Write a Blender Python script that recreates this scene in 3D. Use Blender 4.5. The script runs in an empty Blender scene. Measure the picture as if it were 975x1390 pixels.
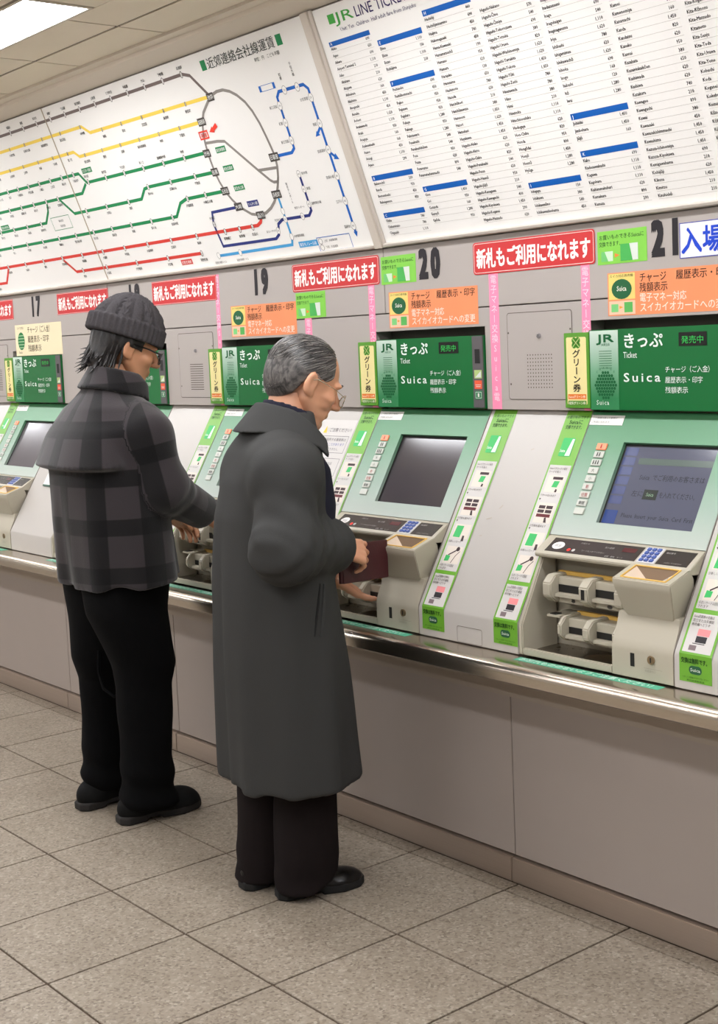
import bpy, bmesh, math, random
import numpy as np
from mathutils import Vector, Matrix

# ------------------------------------------------------------------ scene, camera, light, exposure
sc = bpy.context.scene
COL = sc.collection
CAM_F, CAM_YAW, CAM_PITCH, CAM_ROLL = 1823.5, 0.88655, 0.09987, -0.04314   # focal length in px of a 975x1390 frame
cam_d = bpy.data.cameras.new('camera'); cam = bpy.data.objects.new('camera', cam_d); COL.objects.link(cam)
cam_d.sensor_fit = 'AUTO'; cam_d.sensor_width = 36.0
cam_d.lens = CAM_F / 1390.0 * 36.0
cam_d.shift_y = -45.0 / 1390.0
cam_d.clip_start = 0.05; cam_d.clip_end = 100
_fw = Vector((-math.sin(CAM_YAW) * math.cos(CAM_PITCH), math.cos(CAM_YAW) * math.cos(CAM_PITCH), -math.sin(CAM_PITCH)))
_r0 = _fw.cross(Vector((0, 0, 1))).normalized(); _u0 = _r0.cross(_fw)
_r = math.cos(CAM_ROLL) * _r0 + math.sin(CAM_ROLL) * _u0
_u = -math.sin(CAM_ROLL) * _r0 + math.cos(CAM_ROLL) * _u0
cam.matrix_world = Matrix(((_r.x, _u.x, -_fw.x, 0), (_r.y, _u.y, -_fw.y, -2.6316), (_r.z, _u.z, -_fw.z, 1.54), (0, 0, 0, 1)))
sc.camera = cam
LAMP_STRENGTH = 30.0          # ceiling diffusers, the light of the hall
sc.view_settings.view_transform = 'Standard'; sc.view_settings.look = 'None'
sc.view_settings.gamma = 1.0; sc.view_settings.use_curve_mapping = False
sc.view_settings.exposure = -0.10
wd = bpy.data.worlds.new('world'); sc.world = wd; wd.use_nodes = True
wd.node_tree.nodes['Background'].inputs[0].default_value = (0.95, 0.97, 1.0, 1)
wd.node_tree.nodes['Background'].inputs[1].default_value = 0.15

# ------------------------------------------------------------------ helpers
def lin(c):
    return tuple(((v / 255) / 12.92 if v / 255 <= .04045 else ((v / 255 + .055) / 1.055) ** 2.4) for v in c) + (1.0,)
_m = {}
def mat(name, rgb, rough=.5, metal=0., spec=.5, noise=0., nscale=40., bump=0., bscale=200., emit=None, estr=0., coat=0.):
    """one procedural principled material; noise = relative colour variation, bump = fine relief"""
    if name in _m: return _m[name]
    m = bpy.data.materials.new(name); m.use_nodes = True; nt = m.node_tree; b = nt.nodes['Principled BSDF']
    c = lin(rgb)
    b.inputs['Base Color'].default_value = c; b.inputs['Roughness'].default_value = rough
    b.inputs['Metallic'].default_value = metal; b.inputs['Specular IOR Level'].default_value = spec
    b.inputs['Coat Weight'].default_value = coat
    if noise or bump:
        tc = nt.nodes.new('ShaderNodeTexCoord')
    if noise:
        n = nt.nodes.new('ShaderNodeTexNoise'); n.inputs['Scale'].default_value = nscale; n.inputs['Detail'].default_value = 4
        nt.links.new(tc.outputs['Object'], n.inputs['Vector'])
        r = nt.nodes.new('ShaderNodeMixRGB'); r.blend_type = 'MIX'
        r.inputs[1].default_value = tuple(v * (1 - noise) for v in c[:3]) + (1,)
        r.inputs[2].default_value = tuple(min(1, v * (1 + noise)) for v in c[:3]) + (1,)
        nt.links.new(n.outputs['Fac'], r.inputs[0]); nt.links.new(r.outputs[0], b.inputs['Base Color'])
    if bump:
        n = nt.nodes.new('ShaderNodeTexNoise'); n.inputs['Scale'].default_value = bscale; n.inputs['Detail'].default_value = 3
        nt.links.new(tc.outputs['Object'], n.inputs['Vector'])
        bp = nt.nodes.new('ShaderNodeBump'); bp.inputs['Strength'].default_value = bump; bp.inputs['Distance'].default_value = .002
        nt.links.new(n.outputs['Fac'], bp.inputs['Height']); nt.links.new(bp.outputs[0], b.inputs['Normal'])
    if emit:
        b.inputs['Emission Color'].default_value = lin(emit); b.inputs['Emission Strength'].default_value = estr
    _m[name] = m
    return m
def ink(rgb):                      # flat print
    return mat('print_%d_%d_%d' % tuple(rgb), rgb, .5, spec=.3)

def tag(o, label=None, cat=None, group=None, kind=None):
    if label: o['label'] = label
    if cat: o['category'] = cat
    if group: o['group'] = group
    if kind: o['kind'] = kind
    return o
def thing(name, loc, label=None, cat=None, group=None, kind=None, rz=0.):
    o = bpy.data.objects.new(name, None); COL.objects.link(o); o.empty_display_size = .05
    o.location = loc; o.rotation_euler = (0, 0, rz)
    return tag(o, label, cat, group, kind)
def link_mesh(name, me, material, parent=None, smooth=False, loc=None):
    if material is not None:
        for mm in (material if isinstance(material, (list, tuple)) else [material]): me.materials.append(mm)
    if smooth:
        me.polygons.foreach_set('use_smooth', [True] * len(me.polygons))
    o = bpy.data.objects.new(name, me); COL.objects.link(o)
    if parent is not None: o.parent = parent
    if loc is not None: o.location = loc
    return o
class MB:
    """collects shapes; build() links them as ONE mesh object"""
    def __init__(s): s.v = []; s.f = []; s.sm = []
    def add(s, vs, fs, smooth=False):
        n = len(s.v); s.v.extend([tuple(v) for v in vs]); s.f.extend([tuple(i + n for i in f) for f in fs]); s.sm.extend([smooth] * len(fs))
        return s
    def box(s, x0, x1, y0, y1, z0, z1):
        v = [(x, y, z) for z in (z0, z1) for y in (y0, y1) for x in (x0, x1)]
        return s.add(v, [(0, 2, 3, 1), (4, 5, 7, 6), (0, 1, 5, 4), (2, 6, 7, 3), (0, 4, 6, 2), (1, 3, 7, 5)])
    def prism(s, poly, x0, x1, smooth=False):
        """closed (y,z) polygon extruded along x"""
        n = len(poly); v = [(x0, y, z) for y, z in poly] + [(x1, y, z) for y, z in poly]
        f = [(i, (i + 1) % n, n + (i + 1) % n, n + i) for i in range(n)]
        s.add(v, f, smooth)
        s.add(v, [tuple(range(n))[::-1], tuple(range(n, 2 * n))]); return s
    def tube(s, pts, r, n=10, cap=True):
        pts = [Vector(p) for p in pts]; rings = []; rr = r if isinstance(r, (list, tuple)) else [r] * len(pts)
        up = Vector((0, 0, 1))
        for i, p in enumerate(pts):
            d = (pts[min(i + 1, len(pts) - 1)] - pts[max(i - 1, 0)]).normalized()
            a = d.cross(up if abs(d.z) < .95 else Vector((1, 0, 0))).normalized(); b = d.cross(a)
            rings.append([p + rr[i] * (math.cos(t) * a + math.sin(t) * b) for t in [2 * math.pi * k / n for k in range(n)]])
        v = [q for g in rings for q in g]
        f = [(i * n + k, i * n + (k + 1) % n, (i + 1) * n + (k + 1) % n, (i + 1) * n + k) for i in range(len(pts) - 1) for k in range(n)]
        s.add(v, f, True)
        if cap: s.add(v, [tuple(range(n))[::-1], tuple((len(pts) - 1) * n + k for k in range(n))])
        return s
    def build(s, name, material, parent=None, bevel=0., origin=(0, 0, 0), smooth=None):
        me = bpy.data.meshes.new(name); o3 = Vector(origin)
        me.from_pydata([tuple(Vector(v) - o3) for v in s.v], [], s.f)
        bm = bmesh.new(); bm.from_mesh(me); bmesh.ops.remove_doubles(bm, verts=bm.verts, dist=1e-6)
        bmesh.ops.recalc_face_normals(bm, faces=bm.faces)
        if bevel: bmesh.ops.bevel(bm, geom=[e for e in bm.edges if len(e.link_faces) == 2 and e.calc_face_angle(0) > .5], offset=bevel, segments=2, affect='EDGES', clamp_overlap=True)
        bm.to_mesh(me); bm.free()
        if smooth is True or any(s.sm):
            me.polygons.foreach_set('use_smooth', [True] * len(me.polygons)); me.set_sharp_from_angle(angle=.7)
        elif bevel:
            me.polygons.foreach_set('use_smooth', [True] * len(me.polygons)); me.set_sharp_from_angle(angle=.9)
        return link_mesh(name, me, material, parent, loc=origin if parent is None else None)
def copy_tree(o, parent=None, label=None):
    c = o.copy(); COL.objects.link(c); c.parent = parent
    for ch in o.children: copy_tree(ch, c)
    if label: c['label'] = label
    return c

# ------------------------------------------------------------------ flat print: glyphs laid out in a plane
_gl = {}
def load_glyphs(chars, bolds):
    todo = []
    for b in bolds:
        for ch in chars:
            if (ch, b) in _gl or ch in ' 　': continue
            pair = []
            for body in (ch, ch + 'H'):
                cu = bpy.data.curves.new('g', 'FONT'); cu.body = body; cu.size = 1; cu.resolution_u = 2 if b >= 0 else 1
                cu.offset = max(b, 0)
                ob = bpy.data.objects.new('g', cu); COL.objects.link(ob); pair.append(ob)
            todo.append((ch, b, pair))
    if not todo: return
    bpy.context.view_layer.update(); dg = bpy.context.evaluated_depsgraph_get()
    hx = {}
    for b in bolds:
        cu = bpy.data.curves.new('g', 'FONT'); cu.body = 'H'; cu.offset = max(b, 0); ob = bpy.data.objects.new('g', cu); COL.objects.link(ob)
        bpy.context.view_layer.update(); dg = bpy.context.evaluated_depsgraph_get()
        me = ob.evaluated_get(dg).to_mesh(); hx[b] = max(v.co.x for v in me.vertices)
        ob.evaluated_get(dg).to_mesh_clear(); bpy.data.objects.remove(ob); bpy.data.curves.remove(cu)
    dg = bpy.context.evaluated_depsgraph_get()
    for ch, b, (o1, o2) in todo:
        e = o1.evaluated_get(dg); me = e.to_mesh()
        v = np.array([(p.co.x, p.co.y) for p in me.vertices]).reshape(-1, 2); f = [tuple(p.vertices) for p in me.polygons]
        e.to_mesh_clear()
        e = o2.evaluated_get(dg); me = e.to_mesh()
        if ord(ch) > 0x2E80: adv = 1.0
        else:
            xs = [p.co.x for p in me.vertices]; adv = (max(xs) - hx[b]) if xs else .6
        e.to_mesh_clear()
        _gl[(ch, b)] = (v, f, adv)
    for ch, b, pr in todo:
        for ob in pr:
            cu = ob.data; bpy.data.objects.remove(ob); bpy.data.curves.remove(cu)
class Frame:
    """plane with origin o, axes u (right) and v (up); n points at the viewer"""
    def __init__(s, o, u, v): s.o = np.array(o, float); s.u = np.array(u, float); s.v = np.array(v, float); s.n = np.cross(s.u, s.v)
    def pt(s, x, y, h=0.): return s.o + s.u * x + s.v * y + s.n * h
class Print:
    """flat marks of one colour on a Frame, joined into one mesh"""
    def __init__(s, frame, h=.0006): s.fr = frame; s.h = h; s.v = []; s.f = []; s.cuts = []; s.dh = 0.
    def _cut(s):
        if len(s.f) not in s.cuts: s.cuts.append(len(s.f))
    def raw(s, v2, f):
        n = sum(len(a) for a in s.v); v2 = np.asarray(v2, float).reshape(-1, 2)
        s.v.append(s.fr.o + v2[:, :1] * s.fr.u + v2[:, 1:] * s.fr.v + (s.h + s.dh) * s.fr.n)
        s.f.extend([tuple(i + n for i in q) for q in f])
        return s
    def rect(s, x0, x1, y0, y1):
        s._cut(); return s.raw([(x0, y0), (x1, y0), (x1, y1), (x0, y1)], [(0, 1, 2, 3)])
    def frame(s, x0, x1, y0, y1, w):
        s._cut(); return s.raw([(x0, y0), (x1, y0), (x1, y1), (x0, y1), (x0 + w, y0 + w), (x1 - w, y0 + w), (x1 - w, y1 - w), (x0 + w, y1 - w)], [(0, 1, 5, 4), (1, 2, 6, 5), (2, 3, 7, 6), (3, 0, 4, 7)])
    def rrect(s, x0, x1, y0, y1, r, n=5):
        p = []
        for cx, cy, a0 in ((x1 - r, y0 + r, -90), (x1 - r, y1 - r, 0), (x0 + r, y1 - r, 90), (x0 + r, y0 + r, 180)):
            for k in range(n + 1):
                a = math.radians(a0 + 90 * k / n); p.append((cx + r * math.cos(a), cy + r * math.sin(a)))
        return s.raw(p, [tuple(range(len(p)))])
    def rring(s, x0, x1, y0, y1, r, w, n=5):
        def pl(i, r):
            p = []
            for cx, cy, a0 in ((x1 - i - r, y0 + i + r, -90), (x1 - i - r, y1 - i - r, 0), (x0 + i + r, y1 - i - r, 90), (x0 + i + r, y0 + i + r, 180)):
                for k in range(n + 1):
                    a = math.radians(a0 + 90 * k / n); p.append((cx + r * math.cos(a), cy + r * math.sin(a)))
            return p
        a = pl(0, r); b = pl(w, max(r - w, w * .3)); m = len(a)
        return s.raw(a + b, [(i, (i + 1) % m, m + (i + 1) % m, m + i) for i in range(m)])
    def disc(s, x, y, rx, ry=None, n=14):
        ry = ry or rx
        s._cut(); return s.raw([(x + rx * math.cos(2 * math.pi * k / n), y + ry * math.sin(2 * math.pi * k / n)) for k in range(n)], [tuple(range(n))])
    def ring(s, x, y, rx, ry, w, n=18):
        v = [(x + (rx - q) * math.cos(2 * math.pi * k / n), y + (ry - q) * math.sin(2 * math.pi * k / n)) for q in (0, w) for k in range(n)]
        return s.raw(v, [(k, (k + 1) % n, n + (k + 1) % n, n + k) for k in range(n)])
    def line(s, pts, w):
        pts = [np.array(p, float) for p in pts]; L = []; R = []
        for i, p in enumerate(pts):
            d0 = (pts[i] - pts[i - 1]) if i else (pts[1] - pts[0]); d1 = (pts[i + 1] - pts[i]) if i < len(pts) - 1 else d0
            d0 = d0 / np.linalg.norm(d0); d1 = d1 / np.linalg.norm(d1); t = d0 + d1; t = t / max(np.linalg.norm(t), 1e-6)
            nn = np.array([-t[1], t[0]]); k = w / 2 / max(.45, float(nn @ np.array([-d0[1], d0[0]])))
            L.append(p + nn * k); R.append(p - nn * k)
        m = len(pts); s._cut()
        return s.raw(L + R, [(i, m + i, m + i + 1, i + 1) for i in range(m - 1)])
    def poly(s, pts):
        s._cut(); return s.raw(pts, [tuple(range(len(pts)))])
    def text(s, t, x, y, size, align='l', width=None, sx=1., bold=0., vertical=False, gap=0.):
        """y = baseline; width fits the line to a width"""
        n_f = len(s.f); s._cut()
        if bold > .004:
            e = min(bold, .08) * size * .55
            offs = ((-e, 0), (e, 0)) if bold < .015 else ((-e, -e), (e, -e), (e, e), (-e, e)) if bold < .05 else [(i * e, j * e) for i in (-1, 0, 1) for j in (-1, 0, 1)]
            for i_, (dx, dy) in enumerate(offs):
                s.dh = i_ * 5e-5; s.text(t, x + dx, y + dy, size, align, width, sx, 0., vertical, gap)
            s.dh = 0.
            s.cuts = [c for c in s.cuts if c <= n_f]
            return s
        bold = -1 if size < .02 else 0.
        load_glyphs(set(t), (bold,))
        if vertical:
            for ch in t:
                if ch not in ' 　':
                    v, f, adv = _gl[(ch, bold)]
                    if ch == 'ー': v = np.stack([.5 + (v[:, 1] - .38), .38 - (v[:, 0] - .5)], 1)
                    cx = adv / 2
                    s.raw(np.stack([x + (v[:, 0] - cx) * size * sx, y - size * .88 + v[:, 1] * size], 1), f)
                y -= size * (1 + gap)
            return s
        tot = sum((.5 if ch == ' ' else 1. if ch == '　' else _gl[(ch, bold)][2]) + gap for ch in t)
        if width: sx = width / (tot * size)
        cx = x - (tot * size * sx if align == 'r' else tot * size * sx / 2 if align == 'c' else 0)
        for ch in t:
            if ch == ' ': cx += (.3 + gap) * size * sx if not width else (.5 + gap) * size * sx; continue
            if ch == '　': cx += (1 + gap) * size * sx; continue
            v, f, adv = _gl[(ch, bold)]
            if len(v): s.raw(np.stack([cx + v[:, 0] * size * sx, y + v[:, 1] * size], 1), f)
            cx += (adv + gap) * size * sx
        return s
    def build(s, name, material, parent=None, origin=(0, 0, 0), kind=None, join=False):
        V = np.concatenate(s.v) - np.array(origin); cuts = sorted(set(s.cuts) | {0}) + [len(s.f)]
        segs = [(p, q) for p, q in zip(cuts[:-1], cuts[1:]) if q > p]
        if kind or join or len(segs) > 40: segs = [(0, len(s.f))]
        o = None
        for p, q in segs:
            F = s.f[p:q]; idx = sorted({i for f in F for i in f}); mp = {i: k for k, i in enumerate(idx)}
            me = bpy.data.meshes.new(name); me.from_pydata(V[idx].tolist(), [], [tuple(mp[i] for i in f) for f in F])
            ob = link_mesh(name, me, material, parent); o = o or ob
            if kind: ob['kind'] = kind
        return o
def sheet(fr, x0, x1, y0, y1, th, name, material, parent=None, origin=(0, 0, 0), bevel=0., h0=0.):
    """thin board lying on a frame, thickness th toward the viewer"""
    b = MB(); P = [fr.pt(x, y, h) for h in (h0, h0 + th) for y in (y0, y1) for x in (x0, x1)]
    b.add(P, [(0, 2, 3, 1), (4, 5, 7, 6), (0, 1, 5, 4), (2, 6, 7, 3), (0, 4, 6, 2), (1, 3, 7, 5)])
    return b.build(name, material, parent, bevel, origin)
# ------------------------------------------------------------------ materials of the place
def tile_mat():
    m = bpy.data.materials.new('terrazzo_tile'); m.use_nodes = True; nt = m.node_tree; b = nt.nodes['Principled BSDF']
    tc = nt.nodes.new('ShaderNodeTexCoord'); gm = nt.nodes.new('ShaderNodeNewGeometry')
    v = nt.nodes.new('ShaderNodeTexVoronoi'); v.inputs['Scale'].default_value = 150
    n = nt.nodes.new('ShaderNodeTexNoise'); n.inputs['Scale'].default_value = 6; n.inputs['Detail'].default_value = 5
    nt.links.new(gm.outputs['Position'], v.inputs['Vector']); nt.links.new(gm.outputs['Position'], n.inputs['Vector'])
    bw = nt.nodes.new('ShaderNodeRGBToBW'); nt.links.new(v.outputs['Color'], bw.inputs[0])
    cr = nt.nodes.new('ShaderNodeValToRGB'); e = cr.color_ramp
    e.elements[0].position = .12; e.elements[0].color = lin((112, 101, 88)); e.elements[1].position = .9; e.elements[1].color = lin((164, 154, 140))
    k = e.elements.new(.35); k.color = lin((138, 127, 113)); k = e.elements.new(.7); k.color = lin((146, 135, 121))
    nt.links.new(bw.outputs[0], cr.inputs[0])
    mx = nt.nodes.new('ShaderNodeMixRGB'); mx.blend_type = 'MULTIPLY'; mx.inputs[0].default_value = .55
    r2 = nt.nodes.new('ShaderNodeValToRGB'); r2.color_ramp.elements[0].position = .3; r2.color_ramp.elements[0].color = (.74, .72, .69, 1)
    r2.color_ramp.elements[1].position = .7; r2.color_ramp.elements[1].color = (1, 1, 1, 1)
    nt.links.new(n.outputs['Fac'], r2.inputs[0]); nt.links.new(cr.outputs[0], mx.inputs[1]); nt.links.new(r2.outputs[0], mx.inputs[2])
    nt.links.new(mx.outputs[0], b.inputs['Base Color']); b.inputs['Roughness'].default_value = .42; b.inputs['Specular IOR Level'].default_value = .35
    bp = nt.nodes.new('ShaderNodeBump'); bp.inputs['Strength'].default_value = .12; bp.inputs['Distance'].default_value = .001
    nt.links.new(bw.outputs[0], bp.inputs['Height']); nt.links.new(bp.outputs[0], b.inputs['Normal'])
    return m
def steel_mat(name, rgb, rough, stretch=(2, 300, 300)):
    m = bpy.data.materials.new(name); m.use_nodes = True; nt = m.node_tree; b = nt.nodes['Principled BSDF']
    b.inputs['Metallic'].default_value = 1.; b.inputs['Base Color'].default_value = lin(rgb)
    tc = nt.nodes.new('ShaderNodeTexCoord'); mp = nt.nodes.new('ShaderNodeMapping'); mp.inputs['Scale'].default_value = stretch
    n = nt.nodes.new('ShaderNodeTexNoise'); n.inputs['Scale'].default_value = 1.; n.inputs['Detail'].default_value = 3
    nt.links.new(tc.outputs['Object'], mp.inputs[0]); nt.links.new(mp.outputs[0], n.inputs['Vector'])
    mr = nt.nodes.new('ShaderNodeMapRange'); mr.inputs[3].default_value = rough * .75; mr.inputs[4].default_value = rough * 1.3
    nt.links.new(n.outputs['Fac'], mr.inputs[0]); nt.links.new(mr.outputs[0], b.inputs['Roughness'])
    return m
M_TILE = tile_mat()
M_GROUT = mat('floor_grout', (78, 62, 48), .9)
M_WALL = mat('painted_wall_panel', (168, 160, 154), .45, noise=.03, nscale=3)
M_WALLJ = mat('wall_joint', (96, 88, 82), .8)
M_SLOPE = mat('sloped_panel_white', (180, 175, 169), .38, noise=.02, nscale=5)
M_PANEL = mat('counter_laminate', (164, 153, 145), .42, noise=.04, nscale=4, bump=.05)
M_RAIL = mat('counter_rail', (168, 156, 143), .5)
M_STEEL = steel_mat('brushed_steel', (200, 190, 176), .22)
M_KICK = steel_mat('kick_steel', (196, 182, 170), .5)
M_CEIL = mat('ceiling_board', (236, 226, 208), .7, noise=.02, nscale=8)
M_CEILJ = mat('ceiling_joint', (52, 42, 32), .9)
M_ALU = mat('board_frame_grey', (204, 194, 182), .45)
M_COVE = mat('cove_paint', (234, 224, 211), .6)
M_ALUD = mat('board_frame_dark', (140, 132, 124), .5)
M_ALUL = mat('board_frame_light', (205, 197, 187), .4)
M_BOARD = mat('white_acrylic_board', (240, 238, 234), .3, spec=.4)
M_LAMP = mat('lamp_diffuser', (255, 255, 255), .5, emit=(250, 251, 255), estr=LAMP_STRENGTH)
M_FAR = mat('far_wall_paint', (190, 186, 180), .7, noise=.03, nscale=2)

# ------------------------------------------------------------------ the room
X0, X1, YB = -11.0, 4.0, -6.0
fl = MB().box(X0, X1, YB, .3, -.05, -.004).build('floor', M_GROUT); tag(fl, 'beige speckled terrazzo tile floor with dark joints', 'floor', kind='structure')
T = .4; TX0 = -2.9898; TY = -.0569; J = .0030
bt = MB().box(J, T - J, -T + J, -J, -.004, 0).build('tile', M_TILE, fl, .0008); bt.location = (TX0, TY, 0)
bs = MB().box(J, T - J, J * .5, -TY - .002, -.004, 0).build('tile', M_TILE, fl, .0008); bs.location = (TX0, TY, 0)
rest = MB(); ntile = 0
for i in range(-20, 17):
    for jy in range(-1, 14):
        x, y = TX0 + i * T, TY - jy * T
        if x < X0 or x + T > X1 or y - T < YB: continue
        if jy == -1:
            if i == 0: continue
            c = bs.copy(); c.location = (x, TY, 0); COL.objects.link(c); ntile += 1; continue
        if -11 <= i <= 8 and jy <= 10:
            if i == 0 and jy == 0: continue
            c = bt.copy(); c.location = (x, y, 0); COL.objects.link(c); ntile += 1
        else:
            rest.box(x + J, x + T - J, y - T + J, y - J, -.004, 0)
o = rest.build('tile_field', M_TILE, fl); o['kind'] = 'stuff'

# wall that holds the machines: backing plus painted panels with an open joint
wb = MB().box(X0, X1, .27, .45, 0, 2.75).build('wall_back', M_WALLJ); tag(wb, 'light grey panelled wall behind the ticket machines', 'wall', kind='structure')
def mc(n): return -2.2035 - .9 * (21 - n)          # centre line of machine n
MACH = range(16, 23)
MW = .2525
for k in range(-4, 3):
    x = -3.3 + 1.8 * k
    MB().box(x + .0008, x + 1.8 - .0008, .20, .27, 1.6345, 1.84).build('wall_panel', M_WALL, wb, .0015)
for n in MACH:
    c = mc(n)
    b = MB().box(c - MW, c + MW, .20, .27, 1.577, 1.6315).box(c + MW, c + .9 - MW, .20, .27, 1.3312, 1.6315)
    b.build('wall_panel', M_WALL, wb)
MB().box(X0, mc(16) - MW, .20, .27, .7, 1.6315).build('wall_panel', M_WALL, wb)
MB().box(mc(22) + .9 - MW, X1, .20, .27, .7, 1.6315).build('wall_panel', M_WALL, wb)
tag(MB().box(X0, X1, YB - .1, YB, 0, 2.75).build('wall_front', M_FAR), 'plain pale wall on the far side of the hall', 'wall', kind='structure')
tag(MB().box(X0 - .1, X0, YB, .45, 0, 2.75).build('wall_left', M_FAR), 'plain pale end wall of the hall', 'wall', kind='structure')
tag(MB().box(X1, X1 + .1, YB, .45, 0, 2.75).build('wall_right', M_FAR), 'plain pale end wall of the hall', 'wall', kind='structure')

# ceiling: backing shows as the dark joints, boards hang below it; the lamps sit between the boards
ZC = 2.6
ce = MB().box(X0, X1, YB, .3, ZC + .0045, ZC + .1).build('ceiling', M_CEILJ); tag(ce, 'pale ceiling of long boards with thin dark joints', 'ceiling', kind='structure')
CX = -4.54
rows = [(-.3435, -.172, .6), (-.525, -.355, .6)]
y = -.777
while y > YB + .3:
    if abs(y + .777) < .01 or True:
        rows.append((y - .6 + .006, y, .6)); y -= .6
for (ya, yb_, L) in rows:
    first = None
    for k in range(-11, 15):
        x = CX + k * L
        if x < X0 or x + L > X1: continue
        if ya < -2.0 and (k < -9 or k > 9): continue
        if first is None: first = MB().box(.005, L - .005, ya, yb_, ZC, ZC + .0045).build('ceiling_panel', M_CEIL, ce); first.location = (x, 0, 0)
        else:
            c = first.copy(); c.location = (x, 0, 0); COL.objects.link(c)
# cove between the sign boards and the ceiling
cv = [(-.058, 2.548), (-.122, 2.570), (-.132, 2.574), (-.136, 2.588), (-.168, 2.592), (-.170, 2.6035), (.27, 2.6035), (.27, 2.548)]
tag(MB().prism(cv, X0, X1).build('trim_1', M_COVE), 'grey cove strip between the sign boards and the ceiling', 'trim', kind='structure')
# ceiling lamps in a row parallel to the counter, and further rows over the hall
lamp0 = thing('ceiling_lamp', (0, 0, ZC), 'long white ceiling lamp panel above the counter in front of the route map', 'ceiling lamp', 'ceiling lamp panels')
MB().box(-.62, .62, -.106, .106, -.001, .004).build('diffuser', M_LAMP, lamp0)
fr_ = MB().box(-.635, .635, .106, .118, -.004, .0045).box(-.635, .635, -.118, -.106, -.004, .0045).box(-.635, -.62, -.106, .106, -.004, .0045).box(.62, .635, -.106, .106, -.004, .0045)
fr_.build('lamp_frame', M_ALU, lamp0)
first = True
for yy in (-.651, -2.45, -4.25):
    for k in range(-3, 4):
        x = -4.393 + 1.8 * k
        if not (X0 + 1 < x < X1 - 1): continue
        if first: o = lamp0; first = False
        else: o = copy_tree(lamp0)
        if k != 0 or yy < -1: o['label'] = 'long white ceiling lamp panel further along the hall ceiling'
        else: o['label'] = 'long white ceiling lamp panel above the counter in front of the route map'
        o.location = (x, yy, ZC - (.0 if yy > -1 else .003))
# strip of board beside the lamps of the first row
for k in range(-4, 4):
    x = -4.393 + 1.8 * k + .637
    MB().box(x, x + 1.8 - 1.274, -.775, -.527, ZC, ZC + .0045).build('ceiling_panel', M_CEIL, ce)

# ------------------------------------------------------------------ counter
prof = [(.2, .70), (-.172, .70)]
for k in range(1, 9):
    a = math.radians(90 + 90 * k / 8); prof.append((-.180 + .024 * math.cos(a), .676 + .024 * math.sin(a)))
prof += [(-.204, .655), (-.198, .650), (-.17, .650), (-.17, .668), (.2, .668)]
wt = MB().prism(prof, X0 + .5, X1 - .5, smooth=True).build('counter_worktop', M_STEEL)
tag(wt, 'long brushed steel worktop with a rounded front edge under the ticket machines', 'worktop')
JX = -2.615
unit = thing('counter_cabinet', (JX, 0, 0), 'grey counter front panel with steel kick plate under machine twenty-one', 'cabinet', 'counter front panels in a row')
MB().box(.0012, .8988, .017, .06, .075, .536).build('front_panel', M_PANEL, unit, .001)
MB().box(0, .9, .008, .06, .538, .649).build('top_rail', M_RAIL, unit)
MB().box(.0008, .8992, 0, .06, 0, .071).build('kick_plate', M_KICK, unit, .002)
for k in range(-8, 6):
    x = JX + .9 * k
    if k == 0 or x < X0 or x + .9 > X1: continue
    c = copy_tree(unit); c.location = (x, 0, 0)
    if -5 <= k <= 0: c['label'] = 'grey counter front panel with steel kick plate under machine ' + {-1: 'twenty', -2: 'nineteen', -3: 'eighteen', -4: 'seventeen', -5: 'sixteen'}[k]
    else: c['label'] = 'grey counter front panel with steel kick plate further along the counter'
# ------------------------------------------------------------------ sign boards above the machines
BV = np.array([0, -.265, .70]); BV = BV / np.linalg.norm(BV); BL = .7485
BF = Frame((0, .2, 1.845), (1, 0, 0), BV)
def board_case(x0, x1, name, label, cat):
    """tilted box with white acrylic panes; returns the thing, its origin"""
    org = ((x0 + x1) / 2, .2, 1.84)
    t = thing(name, org, label, cat)
    b = MB().prism([(.2, 1.8445), (.2 - .265 + .004, 2.5445), (.268, 2.5445), (.268, 1.8445)], x0 + .001, x1 - .001)
    b.build('housing', M_ALUD, t, origin=org)
    MB().prism([(.195, 1.8415), (.180, 1.843), (.176, 1.850), (.191, 1.8565), (.203, 1.8565), (.2, 1.8415)], x0, x1).build('bottom_rail', M_ALUL, t, .001, org)
    return t, org
def pane(t, org, x0, x1):
    return sheet(BF, x0 + .0022, x1 - .0022, .010, BL - .004, .004, 'pane', M_BOARD, t, org)
XD0, XD1 = -3.3224, -3.2748
# divider between the two boards
dv = thing('board_divider', ((XD0 + XD1) / 2, .2, 1.84), 'grey upright divider between the route map and the fare table', 'divider')
sheet(BF, XD0, XD1 - .012, .0, BL, .016, 'divider_post', M_ALU, dv, tuple(dv.location), .0015)
sheet(BF, XD1 - .012, XD1, .0, BL, .010, 'divider_edge', M_ALUL, dv, tuple(dv.location), .001)

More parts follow.
